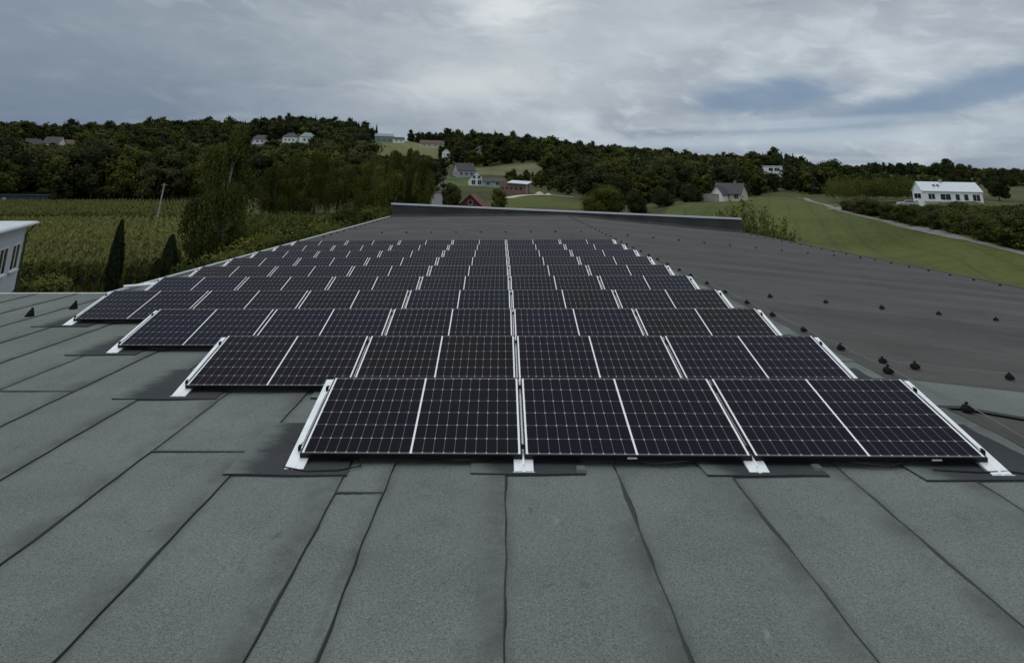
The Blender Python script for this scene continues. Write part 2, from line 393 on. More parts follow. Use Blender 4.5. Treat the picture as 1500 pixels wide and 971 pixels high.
def hit(px, py, dmax=2500):
    q = pdir(px, py); h = math.hypot(q.x, q.y); d = 20.0
    while d < dmax:
        p = EYEW+q*(d/h)
        if p.z < gz(p.x, p.y): return Vector((p.x, p.y, gz(p.x, p.y)))
        d += .5 if d < 200 else 2
    return None
def topix(p):
    v = Vector(p)-EYEW; z = v.dot(CF); return CX+FPX*v.dot(CR)/z, CY-FPX*v.dot(CU)/z
def build_terrain():
    az = np.unique(np.concatenate([np.linspace(-math.pi, -.95, 20), np.linspace(-.95, .95, 260), np.linspace(.95, math.pi, 20)]))
    rr = np.concatenate([[4], np.linspace(15, 200, 60), np.linspace(206, 800, 110), np.linspace(820, 1600, 30), [1900, 2400, 3200, 4500, 7000]])
    A, D = np.meshgrid(az, rr, indexing='ij'); X = np.sin(A)*D; Y = np.cos(A)*D; Z = ground(X, Y)
    v = np.stack([X, Y, Z], -1).reshape(-1, 3); n = len(rr); fs = []
    for i in range(len(az)-1):
        for j in range(n-1): fs.append((i*n+j, (i+1)*n+j, (i+1)*n+j+1, i*n+j+1))
    me = bpy.data.meshes.new('terrain'); me.from_pydata(v.tolist(), [], [f[::-1] for f in fs]); me.update()
    me.polygons.foreach_set('use_smooth', [True]*len(me.polygons))
    o = bpy.data.objects.new('ground', me); col.objects.link(o); o['kind'] = 'structure'; me.materials.append(grass('hill_grass', (.050, .058, .022), (.095, .100, .040), .02)); return o
def grass(name, lo, hi, sc_=.05, stripes=None):
    m = bpy.data.materials.new(name); m.use_nodes = True; T = NT(m.node_tree); p = T.n['Principled BSDF']
    tc = T.new('ShaderNodeTexCoord'); g = tc.outputs['Object']
    a = T.noise(g, sc_, 6, .6, .4); b = T.noise(g, .9, 5, .7); f = T.noise(g, 6, 4, .7)
    k = T.math('ADD', T.math('MULTIPLY', a, .5), T.math('ADD', T.math('MULTIPLY', b, .42), T.math('MULTIPLY', f, .40)))
    c = T.mix(T.sstep(k, .50, .82), tuple(v*.8 for v in lo), tuple(v*1.08 for v in hi))
    if stripes:
        s = T.sep(g); ang, per, st = stripes
        w = T.math('ADD', T.math('MULTIPLY', s[0], math.cos(ang)), T.math('MULTIPLY', s[1], math.sin(ang)))
        w = T.math('ADD', w, T.math('MULTIPLY', T.noise(g, .02, 2), 5.0))
        w = T.math('PINGPONG', w, per)
        c = T.mix(T.math('MULTIPLY', T.sstep(w, per*.8, per), st), c, tuple(v*.45 for v in lo))
        c = T.mix(T.math('MULTIPLY', T.sstep(w, per*.35, 0), st*.5), c, tuple(v*1.15 for v in hi))
    T.l.new(c, p.inputs['Base Color']); p.inputs['Roughness'].default_value = .9; p.inputs['Specular IOR Level'].default_value = .15
    bp = T.new('ShaderNodeBump'); bp.inputs['Strength'].default_value = .8; bp.inputs['Distance'].default_value = .15
    T.l.new(T.math('ADD', f, b), bp.inputs['Height']); T.l.new(bp.outputs[0], p.inputs['Normal'])
    return m
build_terrain()
def drape(name, poly, m, dz=.05, n=24, k=10, kind='structure'):
    """a sheet laid on the terrain: poly = two polylines (near, far) of (col, dist)"""
    near, far = poly; mb = MB(); g = []
    def along(pl, t):
        s = t*(len(pl)-1); i = min(int(s), len(pl)-2); f = s-i
        return pl[i][0]*(1-f)+pl[i+1][0]*f, pl[i][1]*(1-f)+pl[i+1][1]*f
    for i in range(n+1):
        a, b = along(near, i/n), along(far, i/n); row = []
        for j in range(k+1):
            t = j/k; row.append(gpt(a[0]*(1-t)+b[0]*t, a[1]*(1-t)+b[1]*t, dz))
        g.append(row)
    for i in range(n):
        for j in range(k): mb.quad([g[i][j], g[i+1][j], g[i+1][j+1], g[i][j+1]])
    o = mb.build(name, m, smooth=True); o['kind'] = kind; return o
def ribbon(name, pts, width, m, dz=.08):
    mb = MB(); P = [Vector(p) for p in pts]; fine = []
    for a, b in zip(P, P[1:]):
        k = max(1, int((b-a).length/3)); fine += [a.lerp(b, i/k) for i in range(k)]
    fine.append(P[-1]); L = []
    for i, p in enumerate(fine):
        t = fine[min(i+2, len(fine)-1)]-fine[max(i-2, 0)]; t.z = 0; t.normalize(); s = Vector((t.y, -t.x, 0))*width/2
        row = []
        for q in (p-s, p, p+s): row.append(Vector((q.x, q.y, gz(q.x, q.y)+dz)))
        L.append(row)
    for a, b in zip(L, L[1:]):
        mb.quad([a[0], a[1], b[1], b[0]]); mb.quad([a[1], a[2], b[2], b[1]])
    o = mb.build(name, m, smooth=True); o['kind'] = 'structure'; return o
M_ROAD = mat('worn_asphalt_lane', (.19, .19, .178), .9, var=.2, vscale=.6)
drape('meadow', ([(930, 60), (1150, 55), (1350, 52), (1700, 50)], [(990, 230), (1165, 290), (1235, 185), (1700, 95)]), grass('mown_meadow', (.062, .081, .019), (.106, .126, .034), .03, (R(-22), 2.4, .24)), .08, 60, 40)
drape('lawn', ([(1235, 165), (1340, 160), (1520, 150)], [(1235, 215), (1340, 215), (1520, 215)]), grass('house_lawn', (.055, .074, .02), (.10, .12, .036), .05), .06)
drape('hill_field', ([(545, 520), (640, 510)], [(535, 740), (645, 720)]), grass('hill_pasture', (.115, .125, .045), (.18, .185, .075), .02, (R(20), 9, .2)), .1)
drape('pale_field', ([(690, 425), (800, 425)], [(690, 495), (800, 490)]), grass('dry_pasture', (.12, .12, .06), (.18, .175, .09), .03), .1)
drape('garden_lawn', ([(655, 330), (735, 320)], [(650, 410), (735, 400)]), grass('garden_grass', (.06, .10, .028), (.10, .15, .045), .06), .1)
drape('green_field', ([(745, 150), (850, 150), (960, 150)], [(745, 262), (850, 262), (870, 240)]), grass('ley_field', (.062, .082, .02), (.105, .12, .034), .03, (R(100), 5, .35)), .1)
drape('corn_soil', ([(-120, 56), (288, 56)], [(-120, 208), (285, 208)]), M_SOIL, .06)
road_px = [(1150, 289.5), (1172, 290), (1186, 295), (1215, 303.5), (1235, 310.5), (1262, 317.5), (1300, 325.5), (1350, 337), (1400, 349), (1450, 361), (1500, 373), (1560, 388)]
road_pts = [p for p in (hit(*q) for q in road_px) if p]
ribbon('road', road_pts, 1.7, M_ROAD, .14)
ribbon('lane', [gpt(630, 150), gpt(635, 185), gpt(640, 230), gpt(644, 290), gpt(648, 360), gpt(651, 430)], 5.5, mat('lane_asphalt', (.11, .11, .105), .9, var=.2, vscale=.6), .12)
ribbon('driveway', [gpt(1215, 176), gpt(1250, 186), gpt(1290, 190), gpt(1335, 186)], 3, M_ROAD, .13)
ribbon('gravel_drive', [gpt(742, 258), gpt(765, 272), gpt(800, 285), gpt(840, 283)], 5, M_SAND, .14)

# ------------------------------------------------------------------ the building we stand on
RX0, RXR, RX1, RY0, RYS, RY1 = -8.32, 4.38, 16.88, -7.0, 13.7, 47.0
RSL = .1                                               # right slope in the roof frame
def rz(x): return 0.0 if x <= RXR else -(x-RXR)*RSL
bld = empty('flat_roofed_hall', RF, 'large low hall with grey green felt roof carrying the rows of solar panels', 'building')
def roof_deck():
    mb = MB()
    for (x0, x1, y0, y1) in ((-26, RXR, RY0, RYS), (RX0, RXR, RYS, RY1), (RXR, RX1, RY0, RY1)):
        ny = int((y1-y0)/2); 
        for k in range(ny):
            a, b = y0+(y1-y0)*k/ny, y0+(y1-y0)*(k+1)/ny
            mb.quad([(x0, a, rz(x0)-.012), (x1, a, rz(x1)-.012), (x1, b, rz(x1)-.012), (x0, b, rz(x0)-.012)])
    return mb.build('roof_deck', M_FELTB, bld)
roof_deck()
def felt():
    """each roll is its own slightly raised sheet with a wavering lap edge and a bead of melted bitumen"""
    rnd = random.Random(5); mb = MB(); bead = MB()
    L = [-9.76, -8.9, -8.06, -7.2, -6.37, -5.53, -4.68, -3.83, -2.97, -2.12, -1.24, -.9, -.03, .82, 1.67, 2.52, 3.41, 4.24]
    x = -9.76
    while x > -25: x -= .86; L.insert(0, x)
    ends = {}
    for i in range(len(L)-1):
        x0, x1 = L[i], L[i+1]; ytop = RYS-.1 if x1 < RX0+.3 else 22.6
        cuts = [RY0]
        fixed = {-2.97: [5.79], -1.24: [5.10], -5.53: [7.33]}.get(x0)
        if fixed: cuts += fixed
        y = (fixed[-1] if fixed else rnd.uniform(8.2, 13)) + (rnd.uniform(5, 8) if fixed else 0)
        if y < ytop-1 and x0 > -3.9: cuts.append(y)
        cuts.append(ytop)
        ph = rnd.uniform(0, 9)
        def edge(xe, y, s): return xe+.004*math.sin(y*1.3+s)+.003*math.sin(y*4.3+s*2)+.0025*math.sin(y*13+s*3)
        for ci, (ya, yb) in enumerate(zip(cuts, cuts[1:])):
            n = max(2, int((yb-ya)/.12)); dz = .004*(ci % 2)
            prev = None
            for k in range(n+1):
                y = ya+(yb-ya)*k/n
                l, r = edge(x0, y, i*1.7), edge(x1, y, (i+1)*1.7)
                if x1 > 4.2: r = x1
                lift = .0025*max(0, math.sin(y*1.7+ph))+.0015*math.sin(y*6+ph)
                cur = ((l+.002, y, .001+dz), (l*.5+r*.5, y, .003+dz), (r-.02, y, .007+dz+lift), (r, y, .0085+dz+lift), (r, y, -.010))
                if prev:
                    for a in range(4):
                        us = (0, .5, .98, 1., 1.)
                        mb.quad([prev[a], prev[a+1], cur[a+1], cur[a]], 0, [(us[a], y0_+i*7.3), (us[a+1], y0_+i*7.3), (us[a+1], y+i*7.3), (us[a], y+i*7.3)])
                prev = cur; y0_ = y
            # melted bitumen squeezed out of the lap
            pb = None
            for k in range(n*2+1):
                y = ya+(yb-ya)*k/(n*2); r = edge(x1, y, (i+1)*1.7)
                w = .006+.005*math.sin(y*3.1+i)+.004*math.sin(y*8.7+i*3)+rnd.uniform(-.002, .003); w = max(.003, w)*(1.0 if x1 < 0 else 1.5)
                c = ((r-.003-w*(.25 if x1 < 0 else .75), y, .0115), (r+w*.2, y, .0135), (r+w*.85, y, .0035))
                if pb:
                    for a in range(2): bead.quad([pb[a], pb[a+1], c[a+1], c[a]])
                pb = c
            if ci > 0:
                for k in range(12):
                    a, b = x0+(x1-x0)*k/12, x0+(x1-x0)*(k+1)/12
                    w = .011+.004*math.sin(k*2.1+i); bead.quad([(a, ya-w, .009), (b, ya-w, .009), (b, ya+.004, .014), (a, ya+.004, .014)])
    o = mb.build('roofing_felt', M_FELT, bld, smooth=False)
    b = bead.build('lap_bead', M_BITU, o)
    # a short roll laid across the ridge and the strip left of it
    mr = MB(); 
    pts = [(3.5, 6.85), (4.2, 6.95), (RXR, 6.93), (4.9, 6.78), (6.2, 6.62)]; top = [(3.5, 7.9), (4.2, 7.85), (RXR, 7.8), (4.9, 7.79), (6.2, 7.78)]
    for a in range(4):
        q = [pts[a], pts[a+1], top[a+1], top[a]]
        mr.quad([(p[0], p[1], rz(p[0])+.016) for p in q], 0, [(.5, p[0]) for p in q])
    mr.build('ridge_felt_strip', M_FELT, bld)
    e = MB()
    for a in range(4): e.quad([(pts[a][0], pts[a][1]-.03, rz(pts[a][0])+.006), (pts[a+1][0], pts[a+1][1]-.03, rz(pts[a+1][0])+.006), (pts[a+1][0], pts[a+1][1]+.004, rz(pts[a+1][0])+.0195), (pts[a][0], pts[a][1]+.004, rz(pts[a][0])+.0195)])
    e.build('lap_bead', M_BITU, bld)
felt()
def walls():
    mb = MB(); g = -8.2
    x0, x1 = RX0+.12, RX1-.12
    mb.box(-25.7, RX1-.15, RY0+.2, RYS-.15, g, -1.45)
    mb.box(x0, x1, RYS-.15, RY1+.05, g, -1.45)
    w = mb.build('wall', M_GREYW, bld)
    f = MB()   # fascia closing the gap under the roof edge
    for (xa, ya, xb, yb) in ((-25.9, RYS-.02, RX0, RYS-.02), (RX0+.02, RYS, RX0+.02, RY1), (RX1-.02, RY1, RX1-.02, RY0)):
        f.quad([(xa, ya, rz(xa)-.016), (xb, yb, rz(xb)-.016), (xb, yb, -1.5), (xa, ya, -1.5)])
    f.build('fascia', M_FELTW, bld)
    e = MB()   # pale metal edge trim on the left eaves
    e.box(-26, RX0-.02, RYS-.10, RYS+.02, -.008, .018)
    e.box(RX0-.03, RX0+.10, RYS-.1, RY1-.2, -.008, .022)
    e.build('edge_trim', M_ALUD, bld)
    e = MB(); e.box(RX1-.10, RX1+.03, RY0, RY1-.2, rz(RX1)-.018, rz(RX1)+.016); e.build('edge_trim', M_FELTB, bld)
    p = MB()   # parapet across the far end
    zt = lambda x: .85-(x+8.03)*.048
    xs = [RX0+.1+(RX1-RX0-.2)*k/24 for k in range(25)]
    for a, b in zip(xs, xs[1:]):
        p.hexa([(a, RY1, rz(a)-.3), (b, RY1, rz(b)-.3), (b, RY1+.28, rz(b)-.3), (a, RY1+.28, rz(a)-.3), (a, RY1, zt(a)-.05), (b, RY1, zt(b)-.05), (b, RY1+.28, zt(b)-.05), (a, RY1+.28, zt(a)-.05)])
    pp = p.build('parapet', M_FELTW, bld)
    c = MB(); a, b = xs[0]-.06, xs[-1]+.06
    c.hexa([(a, RY1-.05, zt(a)-.045), (b, RY1-.05, zt(b)-.045), (b, RY1+.33, zt(b)-.045), (a, RY1+.33, zt(a)-.045), (a, RY1-.05, zt(a)+.06), (b, RY1-.05, zt(b)+.06), (b, RY1+.33, zt(b)+.06), (a, RY1+.33, zt(a)+.06)])
    c.build('coping', M_METALR, pp)
    # upstand fillet where the felt turns up the parapet
    u = MB()
    for a, b in zip(xs, xs[1:]): u.quad([(a, RY1-.16, rz(a)+.004), (b, RY1-.16, rz(b)+.004), (b, RY1-.004, rz(b)+.12), (a, RY1-.004, rz(a)+.12)])
    u.build('upstand', M_FELTW, bld)
    # short pipe run and vent at the inner corner
    q = MB(); q.tube([(RX0+.15, 14.0, .09), (RX0+.95, 14.4, .10)], .028, 8); q.tube([(RX0+.2, 14.7, .05), (RX0+1.0, 15.0, .05)], .022, 8)
    q.build('edge_pipe', M_ALU, bld)
walls()

# ------------------------------------------------------------------ solar array
PW, PP, PL, TILT, ZB, Y1, ROWP, X0, SK = 1.755, 1.775, 1.038, .26878, .0854, 5.5526, 1.71378, .1134, -.00978
rows = {1: (-1, 2), 2: (-2, 2), 3: (-3, 2)}
for k in range(4, 11): rows[k] = (-4, 2)
ROWN = {1: 'nearest', 2: 'second', 3: 'third', 4: 'fourth', 5: 'fifth', 6: 'sixth', 7: 'seventh', 8: 'eighth', 9: 'ninth', 10: 'farthest'}
def row_mat(k, u): return RF @ T3(X0+SK*(k-1)+u*PP, Y1+(k-1)*ROWP, ZB) @ Matrix.Rotation(TILT, 4, 'X')
def make_panel():
    p = empty('solar_panel', Matrix(), 'x', 'solar panel')
    h = PW/2; th = .034; lip = .011
    f = MB()
    for (x0, x1, y0, y1) in ((-h, h, 0, lip), (-h, h, PL-lip, PL), (-h, -h+lip, lip, PL-lip), (h-lip, h, lip, PL-lip)): f.box(x0, x1, y0, y1, -th, 0)
    f.build('frame', M_FRAME, p)
    g = MB(); a, b = h-lip, PL-lip
    g.quad([(-a, lip, -.0015), (a, lip, -.0015), (a, b, -.0015), (-a, b, -.0015)], 0, [(0, 0), (1.733, 0), (1.733, 1.016), (0, 1.016)])
    g.build('cell_glass', M_CELL, p)
    k = MB(); k.box(-a, a, lip, b, -.009, -.005); k.build('backsheet', M_BACK, p)
    j = MB(); j.box(-.05, .05, PL*.5-.04, PL*.5+.04, -.030, -.0095); j.build('junction_box', M_BLACK, p)
    return p
pan = make_panel(); pk = kids(pan); first = True
for k in range(1, 11):
    l, r = rows[k]; n = r-l
    for q, u in enumerate(range(l, r)):
        if k == 1: lab = ['leftmost', 'middle', 'rightmost'][q]+' solar panel of the three in the nearest row'
        else:
            who = 'leftmost' if q == 0 else 'rightmost' if q == n-1 else ORD[q+1]+' from left'
            lab = ('black framed solar panel, %s in the %s row from the camera' % (who, ROWN[k])) if k < 10 else 'black framed solar panel, %s in the farthest row' % who
        M = row_mat(k, u+.5)
        if first: pan.matrix_basis = M; pan['label'] = lab; pan['group'] = 'tilted solar panels in rows on the felt roof'; o = pan; first = False
        else: o = copy_tree(pan, M, lab, 'tilted solar panels in rows on the felt roof', pk)
        if k == 1 and q > 0:
            s = MB(); x = -.08 if q == 1 else .46; s.box(x, x+.075, -.0025, -.0005, -.026, -.014); s.build('sticker', M_PVC, o)
def make_rail(end):
    """wide aluminium rail the panels lie on, with foot, rear leg, web between the panels and clamps"""
    r = empty('mounting_rail', Matrix(), 'x', 'mounting rail')
    w = .075; zt = -.0355; y0 = -.135; ct, st = math.cos(TILT), math.sin(TILT)
    def roofz(y, up): return (up-ZB-y*st)/ct                       # local z at which the roof (plus up) lies under local y
    b = MB()
    prof = [(-w, zt-.030), (w, zt-.030), (w, zt), (w-.006, zt+.0005), (.012, zt+.0005), (.012, zt+.004), (-.012, zt+.004), (-.012, zt+.0005), (-w+.006, zt+.0005), (-w, zt)]
    def ring(y, lo): return [(x, y, max(z, lo)) for x, z in prof]
    b.rings([ring(y0, roofz(y0, .012)), ring(y0+.05, roofz(y0+.05, .012)), ring(.2, -9), ring(PL+.02, -9)])
    b.build('rail', M_ALU, r)
    f = MB(); f.box(-w-.008, w+.008, y0-.012, y0-.0005, roofz(y0, .010), zt+.005)
    f.build('foot_lip', M_ALU, r)
    # rear leg and the base bar on the roof
    g = MB(); inv = Matrix.Rotation(-TILT, 4, 'X')
    top = Vector((0, PL-.03, zt-.030)); up = inv @ Vector((0, 0, 1))
    hl = ZB+(PL-.03)*st+(zt-.030)*ct-.03
    for sx in (-.055, .045): 
        a = [Vector((sx, PL-.05, zt-.031)), Vector((sx+.01, PL-.05, zt-.031)), Vector((sx+.01, PL-.01, zt-.031)), Vector((sx, PL-.01, zt-.031))]
        g.hexa([q-up*(hl-.002) for q in a]+a)
    g.build('rear_leg', M_ALUD, r)
    h = MB(); h.box(-.05, .05, y0+.06, PL*ct+.02, .012-ZB, .028-ZB, 0, inv); h.build('base_bar', M_ALUD, r)
    c = MB()
    if end == 0:
        wb = MB()
        for (a, bb) in ((y0+.06, .055), (.125, .85), (.92, PL)): wb.box(-.0055, .0055, a, bb, zt+.0045, -.020)
        wb.build('web', M_ALU, r)
        ys = (.065, .86)
        for y in ys:
            c = MB(); c.box(-.018, .018, y, y+.05, .001, .006); c.tube([(0, y+.025, .006), (0, y+.025, .012)], .006, 8); c.build('clamp', M_BLACK, r)
    else:
        for y in (.065, .86):
            c = MB(); s = end
            c.box(min(s*.012, s*.030), max(s*.012, s*.030), y+.01, y+.04, zt+.001, -.001); c.box(min(0, s*.022), max(0, s*.022), y+.012, y+.038, .0005, .003); c.build('clamp', M_BLACK, r)
        wb = MB(); wb.box(min(end*.011, end*.026), max(end*.011, end*.026), .15, .82, zt+.001, -.012); wb.build('web', M_ALU, r)
    return r
rails = {e: make_rail(e) for e in (-1, 0, 1)}; rkids = {e: kids(rails[e]) for e in rails}; used = set()
RG = 'aluminium mounting rails under the solar panels'
FEET = []
for k in range(1, 11):
    l, r = rows[k]; n = r-l
    for q, u in enumerate(range(l, r+1)):
        e = -1 if q == 0 else 1 if q == n else 0
        where = 'left end' if e == -1 else 'right end' if e == 1 else ('gap between the %s and %s panels' % (ORD[q], ORD[q+1]))
        lab = 'silver aluminium rail at the %s of the %s row' % (where, ROWN[k]) if e else 'silver rail in the %s, %s row' % (where, ROWN[k])
        M = row_mat(k, u)
        FEET.append((k, u, e, X0+SK*(k-1)+u*PP, Y1+(k-1)*ROWP-.13))
        if e not in used: o = rails[e]; o.matrix_basis = M; o['label'] = lab; o['group'] = RG; used.add(e)
        else: copy_tree(rails[e], M, lab, RG, rkids[e])
def patches():
    """new dark felt torched down under the rail feet, ragged where the granules ran"""
    rnd = random.Random(9)
    for (k, u, e, x, y) in FEET:
        if k > 7 and e == 0: continue
        wl, wr = rnd.uniform(.36, .46), rnd.uniform(.36, .50)
        if k == 1: wl, wr = {-1: (.52, .42), 0: (.42, .46), 1: (.42, .5), 2: (.62, .42)}[u]
        elif e == -1: wl = rnd.uniform(.52, .72)
        if e == 1: wr = .42
        if x+wr > 4.3: wr = 4.3-x
        ya, yb = y-(.022 if e == 0 else .07), y+rnd.uniform(.95, 1.15)
        zz = .0185+.0015*(abs(u) % 2); mb = MB(); n = 10; xa, xb = x-wl, x+wr
        def ex(t, q): return q+.012*math.sin(t*7+k+u)+.006*math.sin(t*19+k)
        def ey(t, q): return q+.008*math.sin(t*6+k*2+u)
        for i in range(n):
            for j in range(n):
                pts = []
                for (a, b) in ((i, j), (i+1, j), (i+1, j+1), (i, j+1)):
                    a /= n; b /= n; pts.append((ex(b, xa)+(ex(b+3, xb)-ex(b, xa))*a, ey(a, ya)+(ey(a+2, yb)-ey(a, ya))*b, zz))
                mb.quad(pts, 0, [(p[0]-xa+.0001, p[1]-ya+.0001) for p in pts])
        for i in range(n):
            t0, t1 = i/n, (i+1)/n
            for (p, q) in (((ex(0, xa)+(ex(3, xb)-ex(0, xa))*t0, ey(t0, ya)), (ex(0, xa)+(ex(3, xb)-ex(0, xa))*t1, ey(t1, ya))),):
                mb.quad([(p[0], p[1], .004), (q[0], q[1], .004), (q[0], q[1], zz-.0005), (p[0], p[1], zz-.0005)], 0, [(.4, .4)]*4)
        mb.build('roof_patch', M_PATCH, bld)
patches()
M_CLIP = mat('dull_grey_clip', (.16, .165, .165), .6)
def cables():
    rnd = random.Random(3)
    for k in range(1, 5):
        l, r = rows[k]
        for u in range(l, r):
            xa, xb = X0+u*PP+.15, X0+(u+1)*PP-.15; y = Y1+(k-1)*ROWP; pts = []
            for i in range(13):
                t = i/12; pts.append((xa+(xb-xa)*t, y+.10+.06*math.sin(t*7+u)-.05*math.sin(t*3.1), .028+.018*abs(math.sin(t*9+k))))
            o = MB().tube(pts, .006, 5).build('panel_cable', M_RUBBER, M=RF)
            w = ORD[u-l+1]
            tag(o, 'black cable sagging under the %s panel of the %s row' % (w+' from left', ROWN[k]), 'cable', 'black cables under the panels')
    lp = [(-1.75, 5.47, .025), (-1.55, 5.40, .024), (-1.3, 5.42, .026), (-1.15, 5.50, .024), (-1.2, 5.62, .025), (-1.35, 5.66, .026)]
    tag(MB().tube(lp, .006, 5).build('panel_cable', M_RUBBER, M=RF), 'loose black cable end curling beside the left foot of the nearest row', 'cable')
    lp = [(3.2, 5.50, .024), (3.5, 5.46, .026), (3.75, 5.48, .024), (3.95, 5.40, .022), (4.2, 5.42, .022)]
    tag(MB().tube(lp, .006, 5).build('panel_cable', M_RUBBER, M=RF), 'black cable trailing past the right foot of the nearest row', 'cable')
    for (x, y, lab) in ((.55, 5.46, 'ribbed grey cable clip plate in front of the middle panel of the nearest row'), (2.35, 5.52, 'ribbed grey cable clip plate under the rightmost panel of the nearest row')):
        t = empty('cable_clip', RF @ T3(x, y, .018), lab, 'bracket')
        t.scale = (.75, .75, .75)
        b = MB(); b.box(-.045, .045, -.05, .07, 0, .006); b.build('base_plate', M_CLIP, t)
        for i in range(4):
            q = MB(); q.box(-.04, .04, -.04+i*.027, -.025+i*.027, .0065, .022); q.build('rib', M_CLIP, t)
cables()

# ------------------------------------------------------------------ lightning conductor
def make_holder(seed):
    rnd = random.Random(seed); h = empty('wire_holder', Matrix(), 'x', 'wire holder')
    b = MB(); rs = []
    for z, r in ((0, .085), (.02, .088), (.05, .074), (.075, .052), (.088, .028)):
        rs.append([(math.cos(2*math.pi*i/10)*r*(1+.07*math.sin(i*3+seed)), math.sin(2*math.pi*i/10)*r*(1+.07*math.cos(i*2+seed)), z) for i in range(10)])
    b.rings(rs); b.build('base', M_BLACK, h)
    c = MB(); c.box(-.014, -.006, -.016, .016, .085, .118); c.box(.006, .014, -.016, .016, .085, .118); c.box(-.006, .006, -.016, .016, .085, .096); c.build('clip', M_BLACK, h)
    return h
hold = make_holder(1); hk = kids(hold); hfirst = True
def put_holder(x, y, lab, group, s=1.0, rot=0.0):
    global hfirst
    M = RF @ T3(x, y, rz(x)+.006) @ RZ(rot) @ Matrix.Scale(s*(.62 if y < 9.5 else .54), 4)
    if hfirst: hold.matrix_basis = M; hold['label'] = lab; hold['group'] = group; hfirst = False
    else: copy_tree(hold, M, lab, group, hk)
def span(name, pts, lab, rad=.0045):
    P = []
    for a, b in zip(pts, pts[1:]):
        for i in range(5):
            t = i/5; P.append((a[0]+(b[0]-a[0])*t, a[1]+(b[1]-a[1])*t, a[2]+(b[2]-a[2])*t-.025*4*t*(1-t)))
    P.append(pts[-1]); o = MB().tube(P, rad, 5).build(name, M_WIRE, M=RF); tag(o, lab, 'wire')
def hline(xy, lab, grp, near='parapet', wire=None, s=1.0):
    rr = random.Random(len(xy)*7)
    for i, (x, y) in enumerate(xy): put_holder(x, y, lab % ORD[i+1], grp, s*rr.uniform(.9, 1.1), rr.uniform(0, 3))
    if wire: span('lightning_wire', [(x, y, rz(x)+.006+.056*s) for x, y in xy], wire)
ry = [6.85, 8.12, 9.17, 10.22, 11.33, 12.45, 13.61, 14.77, 16.0, 17.0, 18.18, 19.3, 20.4, 21.6, 22.8, 24.0, 25.1, 26.3, 27.6, 28.7, 29.85]
hline([(4.4, y) for y in ry], 'black wire holder on the ridge, %s from the near end', 'black holders along the ridge wire', wire=None)
hline([(4.42, 31.0+1.22*i) for i in range(13)], 'small black wire holder on the far ridge, %s beyond the panels', 'black holders along the far ridge')
span('lightning_wire', [(4.3, 5.0, rz(4.3)+.03)]+[(4.4, y, .062) for y in ry]+[(4.42, 46.5, .06)], 'thin grey lightning wire running along the roof ridge')
hline([(4.62+.0, 8.62), (4.93, 8.5), (6.0, 8.47), (7.2, 8.47)], 'black wire holder on the right slope line nearest the camera, %s from the ridge', 'holders on the near cross wire of the right slope', wire='thin wire crossing the right slope nearest the camera')
hline([(5.28+1.08*i, 13.62) for i in range(10)], 'black wire holder on the middle line across the right slope, %s from the ridge', 'holders on the middle cross wire of the right slope', wire='thin wire crossing the middle of the right slope')
hline([(5.49+1.12*i, 29.6) for i in range(10)], 'black wire holder on the far line across the right slope, %s from the ridge', 'holders on the far cross wire of the right slope', wire='thin wire crossing the far part of the right slope')
hline([(16.1, 20.0+1.18*i) for i in range(22)], 'black wire holder along the right eave, %s from the near end', 'holders along the right eave', wire='thin wire along the right eave above the meadow')
hline([(-5.75+1.155*i, 30.4) for i in range(9)], 'small black wire holder behind the farthest panels, %s from left', 'holders across the left slope behind the panels', wire='thin wire crossing the left slope behind the panels')
hline([(-7.88, 28.2+1.18*i) for i in range(15)], 'small black wire holder along the left eave, %s from the panels', 'holders along the left eave', wire='thin wire along the left eave')
def fin_holder(x, y, lab):
    t = empty('wire_holder', RF @ T3(x, y, .008) @ Matrix.Scale(.78, 4), lab, 'wire holder', 'pointed black holders on the left of the roof')
    b = MB(); b.rings([[(-.08, -.06, 0), (.07, -.06, 0), (.07, .06, 0), (-.08, .06, 0)], [(-.05, -.05, .05), (.065, -.05, .05), (.065, .05, .05), (-.05, .05, .05)], [(.0, -.025, .13), (.06, -.025, .13), (.06, .025, .13), (.0, .025, .13)], [(.035, -.012, .165), (.06, -.012, .165), (.06, .012, .165), (.035, .012, .165)]])
    b.build('base', M_BLACK, t); c = MB(); c.box(.02, .05, -.02, .02, .166, .18); c.build('clip', M_BLACK, t)
fin_holder(-8.19, 11.32, 'pointed black holder standing alone at the left edge, the nearer one')
fin_holder(-7.88, 11.99, 'pointed black holder just left of the fourth row of panels')

# ------------------------------------------------------------------ vegetation
class Leaves:
    def __init__(s): s.V = []; s.T = []; s.MI = []; s.F = []; s.nv = 0
    def add(s, v, f, tint, mi=0):
        v = np.asarray(v, np.float32); f = np.asarray(f, np.int64)
        s.V.append(v); s.F.append(f+s.nv); s.T.append(np.broadcast_to(np.asarray(tint, np.float32), (len(v),)).copy()); s.MI.append(np.full(len(f), mi, np.int32)); s.nv += len(v)
    def quads(s, c, ax, bx, tint, mi=0):
        """quads centred on c with half axes ax, bx; kinked along the middle"""
        n = len(c); v = np.empty((n, 4, 3), np.float32)
        v[:, 0] = c-ax-bx*.6; v[:, 1] = c+ax*.2-bx; v[:, 2] = c+ax+bx*.5; v[:, 3] = c-ax*.1+bx
        s.add(v.reshape(-1, 3), np.arange(n*4).reshape(n, 4), np.repeat(np.asarray(tint, np.float32), 4), mi)
    def arrays(s): return np.concatenate(s.V), np.concatenate(s.F), np.concatenate(s.T), np.concatenate(s.MI)
    def mesh(s, name, mats):
        return mesh_np(name, *s.arrays(), mats)
